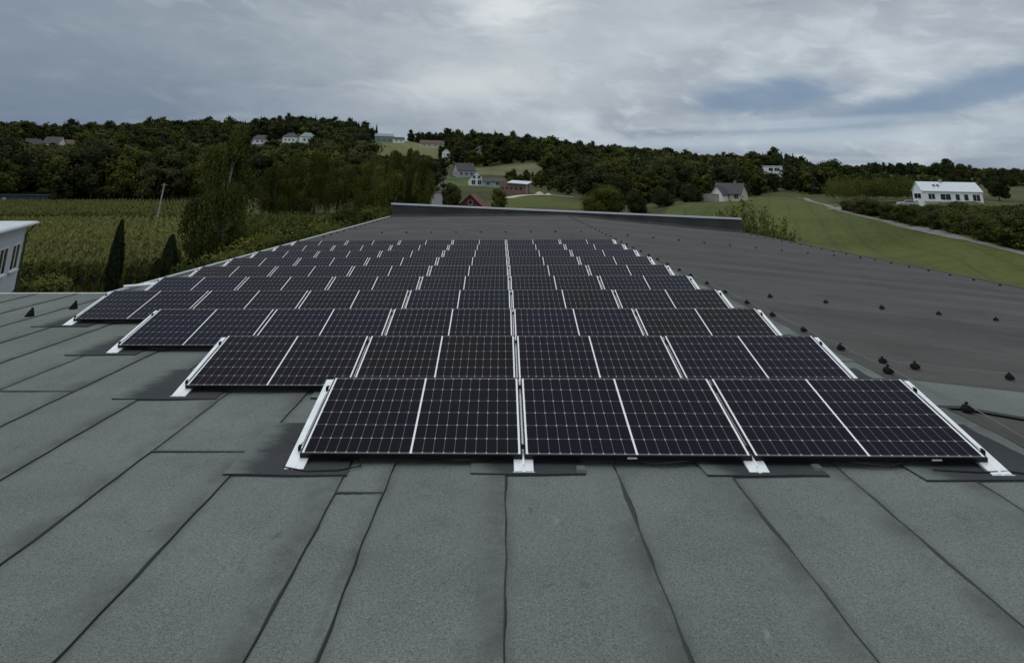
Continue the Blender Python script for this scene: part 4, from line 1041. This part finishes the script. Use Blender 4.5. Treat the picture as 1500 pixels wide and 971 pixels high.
# ------------------------------------------------------------------ houses
def facing(p, extra=0.0): return math.atan2(p.x, p.y)*-1+extra        # local -Y looks at the camera
def house(name, p, rot, w, l, hw, hr, mw, mr, label, cat='house', windows=(), gable='x', over=.45, chimney=None, hip=0.0, door=None, mg=None, thick=.18, base=1.0):
    """walls with gables, roof slabs with overhang, windows (face, centre, sill height, width, height); ridge along local gable axis"""
    t = empty(name, T3(p.x, p.y, p.z) @ RZ(rot), label, cat)
    A, B = (w/2, l/2) if gable == 'x' else (l/2, w/2)           # A along the ridge, B across
    sw = (lambda a, b, z: (a, b, z)) if gable == 'x' else (lambda a, b, z: (-b, a, z))
    mb = MB(); z0 = -base
    for s in (-1, 1):
        q = [(-A*s, B*-s, z0), (A*s, B*-s, z0), (A*s, B*-s, hw), (-A*s, B*-s, hw)]; mb.quad([sw(*v) for v in q])
        if hip: q = [(A*s, -B*s, z0), (A*s, B*s, z0), (A*s, B*s, hw), (A*s, -B*s, hw)]
        else: q = [(A*s, -B*s, z0), (A*s, B*s, z0), (A*s, B*s, hw), (A*s, 0, hw+hr), (A*s, -B*s, hw)]
        mb.quad([sw(*v) for v in q])
    mb.build('wall', mw, t)
    k = hr/B; r = MB(); o = over; th = thick; rx = (A+o) if not hip else (A-hip)
    for s in (-1, 1):
        e = [(-(A+o), s*(B+o), hw-k*o+.02), ((A+o), s*(B+o), hw-k*o+.02), (rx, s*.001, hw+hr+.02), (-rx, s*.001, hw+hr+.02)]
        if s == 1: e = [e[1], e[0], e[3], e[2]]
        r.hexa([sw(*v) for v in e]+[sw(v[0], v[1], v[2]+th) for v in e])
        if hip:
            e = [(s*(A+o), -s*(B+o), hw-k*o+.02), (s*(A+o), s*(B+o), hw-k*o+.02), (s*rx, .001*s, hw+hr+.02), (s*rx, -.001*s, hw+hr+.02)]
            r.hexa([sw(*v) for v in e]+[sw(v[0], v[1], v[2]+th) for v in e])
    rf = r.build('roof', mr, t)
    if chimney:
        c = MB(); cx, cy = chimney; z = hw+hr*(1-abs(cy)/B); c.box(cx-.35, cx+.35, cy-.3, cy+.3, z-.4, hw+hr+.9); c.box(cx-.42, cx+.42, cy-.37, cy+.37, hw+hr+.9, hw+hr+1.0); ch = c.build('chimney', M_BRICK, rf)
    for wi in windows: add_window(t, wi, w/2, l/2)
    if door: add_window(t, door, w/2, l/2, 'door')
    return t
def add_window(t, wi, hx, hy, kind='window', mg=None):
    face, c, z, w, h = wi[:5]
    F = {'s': (Vector((1, 0, 0)), Vector((0, -1, 0)), Vector((0, -hy, 0))), 'n': (Vector((-1, 0, 0)), Vector((0, 1, 0)), Vector((0, hy, 0))),
         'e': (Vector((0, 1, 0)), Vector((1, 0, 0)), Vector((hx, 0, 0))), 'w': (Vector((0, -1, 0)), Vector((-1, 0, 0)), Vector((-hx, 0, 0)))}[face]
    ax, nn, o = F; M = Matrix((ax, nn*-1, Vector((0, 0, 1)))).transposed().to_4x4(); M.translation = o+ax*c+Vector((0, 0, z))
    f = MB(); b = .07
    for (x0, x1, z0, z1) in ((-w/2-b, w/2+b, -b, 0), (-w/2-b, w/2+b, h, h+b), (-w/2-b, -w/2, 0, h), (w/2, w/2+b, 0, h)): f.box(x0, x1, -.05, .04, z0, z1, 0, M)
    if kind == 'window' and w > 1.0: f.box(-.03, .03, -.045, .04, 0, h, 0, M)
    fr = f.build(kind, M_PVC if len(wi) < 6 else wi[5], t)
    g = MB(); g.box(-w/2+.001, w/2-.001, -.02, .03, .001, h-.001, 0, M); g.build('pane' if kind == 'window' else 'leaf', M_GLASS if kind == 'window' else M_WOOD, fr)
# the near house at the left edge of the picture
def near_house():
    a = gpt(49, 53); far = Vector((a.x, a.y)); b = gpt(21, 48.5); dirv = (Vector((b.x, b.y))-far).normalized()       # facade runs from the far corner towards us
    rot = math.atan2(dirv.y, dirv.x)
    t = empty('flat_roofed_house', T3(a.x, a.y, GZ+.7) @ RZ(rot), 'light grey house with white flat roof cut by the left edge of the picture', 'house')
    L_, D_, h = 16.0, 10.0, 4.7             # along the facade, depth (local -y is away from us), height
    s = -1
    w = MB(); w.box(0, L_, -D_, 0, -1.5, h); w.build('wall', mat('pale_blue_grey_render', (.52, .54, .58), .85, var=.06, vscale=.6), t)
    r = MB(); r.box(-.5, L_+.5, -D_-.6, .5, h+.002, h+.17); rf = r.build('roof', M_METALR, t)
    g = MB(); g.box(-.52, L_+.5, .502, .60, h+.02, h+.13); g.build('gutter', M_PVC, rf)
    v = MB(); v.box(.2, 1.6, -4.2, -3.4, h+.172, h+.42); v.build('roof_hatch', M_METALR, rf)
    d = MB(); d.tube([(-.54, .5, h+.05), (-.4, .3, h-.2), (-.07, .09, h-.55), (-.07, .09, -.8)], .055, 8); d.build('downpipe', M_FELTW, t)
    for x0 in (.65, 3.3, 6.6, 9.9):
        f = MB(); ww, z0, z1 = 1.75, 2.0, 3.6
        for (xa, xb, za, zb) in ((x0, x0+ww, z0, z0+.08), (x0, x0+ww, z1-.08, z1), (x0, x0+.08, z0+.08, z1-.08), (x0+ww-.08, x0+ww, z0+.08, z1-.08), (x0+ww/2-.05, x0+ww/2+.05, z0+.08, z1-.08)): f.box(xa, xb, -.03, .035, za, zb)
        fr = f.build('window', M_PVC, t); p = MB(); p.box(x0+.081, x0+ww-.081, .002, .012, z0+.081, z1-.081); p.build('pane', M_GLASS, fr)
        q = MB(); q.box(x0-.08, x0+ww+.08, .001, .17, z0-.07, z0-.005); q.build('sill', M_PVC, fr)
    pl = MB(); pl.box(-.02, L_, .001, .06, -1.5, .42); pl.build('plinth', M_CONC, t)
    mb = MB(); M = T3(a.x, a.y, GZ) @ RZ(rot)
    q = [M @ Vector(p) for p in ((-2.2, .2, -.3), (14, .1, -.3), (14, 4.2, -.3), (-1.6, 3.4, -.3), (-2.2, .2, .72), (14, .1, .72), (14, 4.2, .72), (-1.6, 3.4, .72))]
    mb.hexa([tuple(v) for v in q]); o = mb.build('pavement', M_CONC); o['kind'] = 'structure'
near_house()
def P(c, d): return gpt(c, d)
def H(name, c, d, rotx, w, l, hw, hr, mw, mr, lab, **k):
    p = gpt(c, d); return house(name, p, facing(p, rotx), w, l, hw, hr, mw, mr, lab, **k)
win = lambda f, xs, z, w, h: [(f, x, z, w, h) for x in xs]
# far left farmsteads
H('farmhouse', 36, 560, .5, 10, 8, 3.2, 3.8, M_CREAM, M_TILE, 'pale farmhouse with steep grey roof, leftmost on the left hilltop', windows=win('s', (-4, 0, 4), 1.4, 1.4, 1.5), chimney=(2, .5))
H('farmhouse', 68, 560, -.6, 12, 8, 3.4, 4.4, M_WHITE, M_TILE, 'white gabled farmhouse with dark roof in the middle of the left hilltop group', windows=win('s', (-4, 0, 4), 1.4, 1.4, 1.5)+win('w', (-2, 2), 1.4, 1.3, 1.5), chimney=(-2, .5))
H('farm_barn', 99, 570, .3, 14, 8, 3.0, 2.8, M_CREAM, M_BROWNT, 'long low brown roofed barn, rightmost on the left hilltop', windows=win('s', (-5, 0, 5), 1.2, 1.6, 1.2))
# hill houses behind the birch
H('house', 377, 580, .2, 17, 11, 3.6, 3.6, M_WHITE, M_TILE, 'white bungalow with dark hipped roof just right of the birch top', hip=4, windows=win('s', (-5, -1, 4), 1.0, 1.7, 1.6), chimney=(1, .5))
H('house', 420, 590, -.3, 12, 10, 4.6, 3.4, M_WHITE, M_TILE, 'white house with grey hipped roof, left of the pair on the hill', hip=3.6, windows=win('s', (-3.5, 0, 3.5), 1.0, 1.5, 1.6), chimney=(1, .6))
H('house', 444, 585, .3, 12.5, 10, 4.8, 3.6, M_WHITE, M_GREENR, 'white house with green grey hipped roof, right of the pair on the hill', hip=3.6, windows=win('s', (-4, 0, 4), 1.0, 1.7, 1.8), chimney=(-1, .6))
H('metal_barn', 558, 690, .1, 20, 12, 6, 3.0, M_GREENR, M_GREENR, 'grey green metal barn on the skyline above the pasture', cat='barn', windows=win('s', (-6, 0, 6), 1.6, 2.4, 1.4))
H('house', 580, 685, .2, 12, 9, 3.4, 2.6, M_WHITE, M_TILE, 'small white house beside the metal barn on the skyline', windows=win('s', (-3, 2), 1.1, 1.4, 1.4))
H('farmhouse', 630, 640, .1, 24, 10, 3.4, 3.6, M_CREAM, M_BROWNT, 'long low brown roofed farmhouse at the top right of the pasture', windows=win('s', (-8, -3, 3, 8), 1.1, 1.5, 1.3))
H('house', 654, 560, -.4, 7, 8, 6.2, 2.6, M_WHITE, M_BROWNT, 'narrow white walled house beside the top of the lane', windows=win('s', (-1.5, 1.5), 3.4, 1.0, 1.2), gable='y')
H('house', 702, 640, .3, 10, 9, 5.0, 3.5, M_CREAM, M_TILE, 'cream house half hidden among the trees on the ridge', windows=win('s', (-2.5, 2.5), 1.5, 1.4, 1.5))
# around the lane
H('house', 679, 415, .35, 12, 9.5, 4.0, 4.4, M_GREYW, M_TILE, 'dark roofed grey house behind the white gabled one', windows=win('s', (-3.5, 0, 3.5), 1.0, 1.6, 1.6)+win('w', (-2, 2), 1.0, 1.2, 1.5), chimney=(1, .5))
H('gabled_house', 697, 345, .06, 8.0, 10, 3.2, 4.2, M_WHITE, M_TILE, 'white house turning its glazed gable to the camera', gable='y', windows=[('s', -1.6, .5, 1.9, 2.2), ('s', 1.6, .5, 1.9, 2.2), ('s', -1.3, 3.5, 1.5, 1.6), ('s', 1.3, 3.5, 1.5, 1.6)], over=.3)
H('garage', 722, 340, .1, 11, 7, 2.6, 1.5, M_GREYW, M_TILE, 'low grey garage right of the white gabled house', windows=win('s', (-3, 2), .9, 1.8, 1.2))
H('red_house', 693, 186, -.18, 7.4, 8, 2.5, 3.3, M_REDW, M_REDT, 'dark red house with steep roof just behind the parapet', gable='y', windows=[('s', -1.8, .8, 1.1, 1.2), ('s', 1.8, .8, 1.1, 1.2), ('s', 0, 3.2, 1.0, 1.1)], over=.6)
def brick_building():
    p = gpt(754, 290); t = empty('brick_building', T3(*p) @ RZ(facing(p, -.25)), 'unfinished brick building with slanted white roof beside the gravel drive', 'building')
    w = MB(); w.box(-6, 6, -4, 4, -1.5, 4.3); w.build('wall', M_BRICK, t)
    r = MB(); r.hexa([(-2.5, -4.8, 4.5), (7, -4.8, 4.0), (7, 4.6, 5.2), (-2.5, 4.6, 5.6), (-2.5, -4.8, 4.75), (7, -4.8, 4.25), (7, 4.6, 5.45), (-2.5, 4.6, 5.85)]); r.build('roof', M_METALR, t)
    for x in (-4.6, -2.6, -.6, 1.6, 3.8): add_window(t, ('s', x, 1.6, 1.2, 1.3, M_CONC), 6, 4)
    q = MB(); q.box(6.3, 6.7, -4.4, -4.0, -1.0, 4.15); q.build('post', M_CONC, t)
brick_building()
for (c, d, s, lab) in ((790, 288, 1.1, 'pale sand heap at the far end of the gravel drive'), (803, 284, .8, 'smaller pale sand heap on the grass beside the drive')):
    p = gpt(c, d); rr = []
    for z, q in ((-.2, 2.4), (.4, 1.7), (.9, .9), (1.25, .15)): rr.append([(math.cos(i*.7)*q*s*(1+.12*math.sin(i*5)), math.sin(i*.7)*q*s*(1+.1*math.cos(i*3)), z*s) for i in range(9)])
    tag(MB().rings(rr).build('sand_heap', M_SAND, smooth=True, M=T3(*p)), lab, 'heap')
# long house and its wall left of the shrub
H('house', 1069, 228, -.35, 8.6, 7.0, 2.6, 3.0, M_CREAM, M_TILE, 'cream house with dark roof and small gable at the foot of the right wood', windows=win('s', (-3, 0, 3), .9, 1.3, 1.4)+win('w', (-2, 2), .9, 1.1, 1.4), chimney=(1.5, .4), over=.5)
H('annex', 1053, 223, 1.2, 5, 3.6, 2.6, 2.4, M_WHITE, M_TILE, 'small white gabled annex at the left end of the dark roofed house', windows=win('w', (0,), 1.0, 1.2, 1.4))
def bwall():
    a, b = gpt(1024, 219), gpt(1051, 216); t = empty('boundary_wall', T3(*a), 'long pale stone boundary wall left of the dark roofed house', 'wall'); v = b-a; L_ = v.length; M = RZ(math.atan2(v.y, v.x))
    m_ = MB(); m_.box(0, L_, -.2, .2, -1, 2.4, 0, M); m_.build('masonry', M_STONE, t); c = MB(); c.box(-.05, L_+.05, -.28, .28, 2.402, 2.55, 0, M); c.build('coping', M_CONC, t)
bwall()
def modern():
    p = gpt(1134, 440); t = empty('modern_house', T3(p.x, p.y, p.z+3.2) @ RZ(facing(p, .1)), 'white box shaped house alone on the wooded right hill', 'house')
    w = MB(); w.box(-5.6, 5.0, -4, 4, -5, 3.6); w.build('wall', M_WHITE, t)
    r = MB(); r.box(-6, 5.4, -4.4, 4.4, 3.602, 3.85); r.build('roof', M_PVC, t)
    for q in ((('s', -1.6, .7, 2.4, 1.8)), ('s', 1.9, .7, 3.0, 1.8)): add_window(t, q, 5.6, 4)
modern()
def white_house():
    a = gpt(1339, 182); c = gpt(1384, 186); p = Vector((c.x, c.y, gz(*gpt(1345, 180)[:2])))
    t = empty('white_house', T3(*p) @ RZ(facing(p, .38)), 'long white house with pale metal roof above the hedgerow', 'house')
    A, B, hw, hr = 6.0, 2.8, 3.7, 2.0; z0 = -1.5
    w = MB()
    for s in (-1, 1):
        w.quad([(-A*s, -B*s, z0), (A*s, -B*s, z0), (A*s, -B*s, hw), (-A*s, -B*s, hw)]); w.quad([(A*s, -B*s, z0), (A*s, B*s, z0), (A*s, B*s, hw), (A*s, 0, hw+hr), (A*s, -B*s, hw)])
    w.build('wall', M_WHITE, t)
    r = MB(); k = hr/B
    for s in (-1, 1):
        e = [(-A-.15, s*(B+.2), hw-k*.2+.02), (A+.15, s*(B+.2), hw-k*.2+.02), (A+.15, .001*s, hw+hr+.02), (-A-.15, .001*s, hw+hr+.02)]
        if s == 1: e = [e[1], e[0], e[3], e[2]]
        r.hexa(e+[(x, y, z+.14) for x, y, z in e])
    rf = r.build('roof', M_METALR, t); sk = MB()
    ch = MB(); ch.box(-1.2, -.7, -.3, .3, hw+hr-.5, hw+hr+.75); ch.build('chimney', M_CONC, rf)
    for x in (-2.9, -2.1):
        s = MB(); z = hw+hr-k*1.3; M = T3(x, -1.3, z+.22) @ Matrix.Rotation(math.atan(k), 4, 'X'); s.box(-.25, .25, -.4, .4, 0, .03, 0, M); s.build('skylight', M_GLASS, rf)
    for q in (('s', -4.2, 1.9, 1.3, 1.2), ('s', -1.4, 1.8, 2.0, 1.3), ('s', 1.0, 1.8, .8, 1.3), ('s', 2.7, 1.8, .8, 1.3), ('s', 4.7, 1.7, 1.4, 1.4)): add_window(t, q, A, B)
    for q in (('w', 0, 2.0, 3.8, 1.1), ('w', -1.0, .1, 1.7, 1.3)): add_window(t, q, A, B)
    g = MB(); g.hexa([(-A+.3, -B-.7, -2), (1.6, -B-.2, -2), (1.6, -B-.02, -2), (-A+.3, -B-.02, -2), (-A+.3, -B-.7, 1.3), (1.6, -B-.2, 1.5), (1.6, -B-.02, 1.5), (-A+.3, -B-.02, 1.45)]); g.build('retaining_wall', M_STONE, t)
    return p
white_house()
def berm():   # lawn bank against the house
    pts = []
    c = gpt(1395, 180)
    mb = MB(); near = [gpt(1352, 176, .05), gpt(1385, 168, .05), gpt(1420, 166, .05), gpt(1460, 168, .05)]; far = [gpt(1352, 182, .4), gpt(1385, 182, .4), gpt(1420, 186, .8), gpt(1460, 190, .4)]
    for i in range(3): mb.quad([near[i], near[i+1], far[i+1], far[i]])
    o = mb.build('lawn_bank', bpy.data.materials['house_lawn'], smooth=True); o['kind'] = 'structure'
berm()
def car(p, rot, mc, lab):
    t = empty('car', T3(p.x, p.y, p.z+.14) @ RZ(rot), lab, 'car')
    prof = [(-2.1, .35), (-2.12, .75), (-1.95, .95), (-1.0, 1.02), (-.35, 1.45), (1.0, 1.48), (1.75, 1.05), (2.05, .95), (2.1, .4)]
    b = MB(); rings = []
    for y, f in ((-.86, .96), (-.80, 1.0), (.80, 1.0), (.86, .96)): rings.append([(x*f, y*(.86 if z > 1.2 else 1), .3+(z-.3)*f) for x, z in prof])
    b.rings(rings); b.build('body', mc, t)
    for s in (-1, 1):
        g = MB(); q = [(-.85, s*.885, 1.02), (1.5, s*.885, 1.04), (.95, s*.775, 1.40), (-.30, s*.775, 1.38)]; g.quad(q if s < 0 else q[::-1]); g.build('side_window', M_GLASS, t)
        for x in (-1.3, 1.3):
            tb = MB(); tb.rings([[(x+math.cos(i*math.pi/6)*.33, y, .33+math.sin(i*math.pi/6)*.33) for i in range(12)] for y in (s*.7, s*.9)]); wv = tb.build('wheel', M_RUBBER, t)
            rb = MB(); rb.rings([[(x+math.cos(i*math.pi/6)*.19, y, .33+math.sin(i*math.pi/6)*.19) for i in range(12)] for y in (s*.89, s*.915)]); rb.build('rim', M_ALUD, wv)
    g = MB(); g.quad([(-1.02, -.72, 1.04), (-.40, -.66, 1.43), (-.40, .66, 1.43), (-1.02, .72, 1.04)][::-1]); g.build('windscreen', M_GLASS, t)
    g = MB(); g.quad([(1.10, -.62, 1.46), (1.70, -.66, 1.10), (1.70, .66, 1.10), (1.10, .62, 1.46)][::-1]); g.build('rear_window', M_GLASS, t)
    for s in (-1, 1):
        h = MB(); h.box(-2.14, -2.06, s*.6-.15, s*.6+.15, .68, .82); h.build('headlight', M_PVC, t)
    return t
car(gpt(1325, 184), facing(gpt(1325, 184), .15), mat('silver_car_paint', (.55, .57, .6), .3, .4), 'silver car parked at the left end of the white house')
car(gpt(626, 182), facing(gpt(626, 182), 1.3), mat('white_car_paint', (.75, .76, .77), .3), 'small white car on the lane at the end of the willows')
def container():
    p = gpt(16, 209); t = empty('storage_container', T3(*p) @ RZ(facing(p, .05)), 'dark blue grey storage shed at the foot of the left wood', 'shed')
    b = MB(); b.box(-8.5, 8.5, -1.6, 1.6, -.3, 3.0); b.build('body', M_NAVY, t)
    for i in range(16):
        r = MB(); r.box(-8.2+i*1.05, -8.0+i*1.05, -1.66, -1.602, .1, 2.9); r.build('rib', M_NAVY, t)
    r = MB(); r.box(-8.7, 8.7, -1.8, 1.8, 3.002, 3.15); r.build('roof', M_NAVY, t)
    d = MB(); d.tube([(-1.0, -1.72, 2.0), (-1.0, -1.661, 2.0)], .45, 14); d.build('vent_disc', M_ALUD, t)
container()
def pole():
    p = gpt(236, 131); top = Vector((p.x+.55, p.y, p.z+7.6)); t = empty('utility_pole', T3(*p), 'leaning pale concrete utility pole in the corn field', 'utility pole')
    m_ = MB(); v = top-p; m_.tube([(0, 0, -.5), tuple(v*.5), tuple(v)], [.19, .15, .11], 8); m_.build('pole', M_CONC, t)
    c = MB(); c.box(v.x-.5, v.x+.5, v.y-.05, v.y+.05, v.z-.35, v.z-.25); c.build('crossarm', M_CONC, t)
    for s in (-.42, .42):
        i = MB(); i.tube([(v.x+s, v.y, v.z-.25), (v.x+s, v.y, v.z-.05)], .05, 8); i.build('insulator', M_BLACK, t)
    e = gpt(-60, 128, 9.2); a = p+v+Vector((-.42, 0, -.05)); pts = []
    for i in range(25):
        q = i/24; w = a.lerp(e, q); w.z -= 4*q*(1-q)*.7; pts.append(tuple(w))
    tag(MB().tube(pts, .018, 4).build('power_wire', M_BLACK), 'thin dark power wire running left from the leaning pole', 'wire')
pole()
for (x, lab) in ((1001, 'thin wooden post at the meadow edge'),):
    p = gpt(x, 150); tag(MB().tube([(0, 0, -.3), (0, 0, 2.9)], [.07, .05], 8).build('fence_post', M_WOOD, M=T3(*p)), lab+' in front of the long wall', 'post')
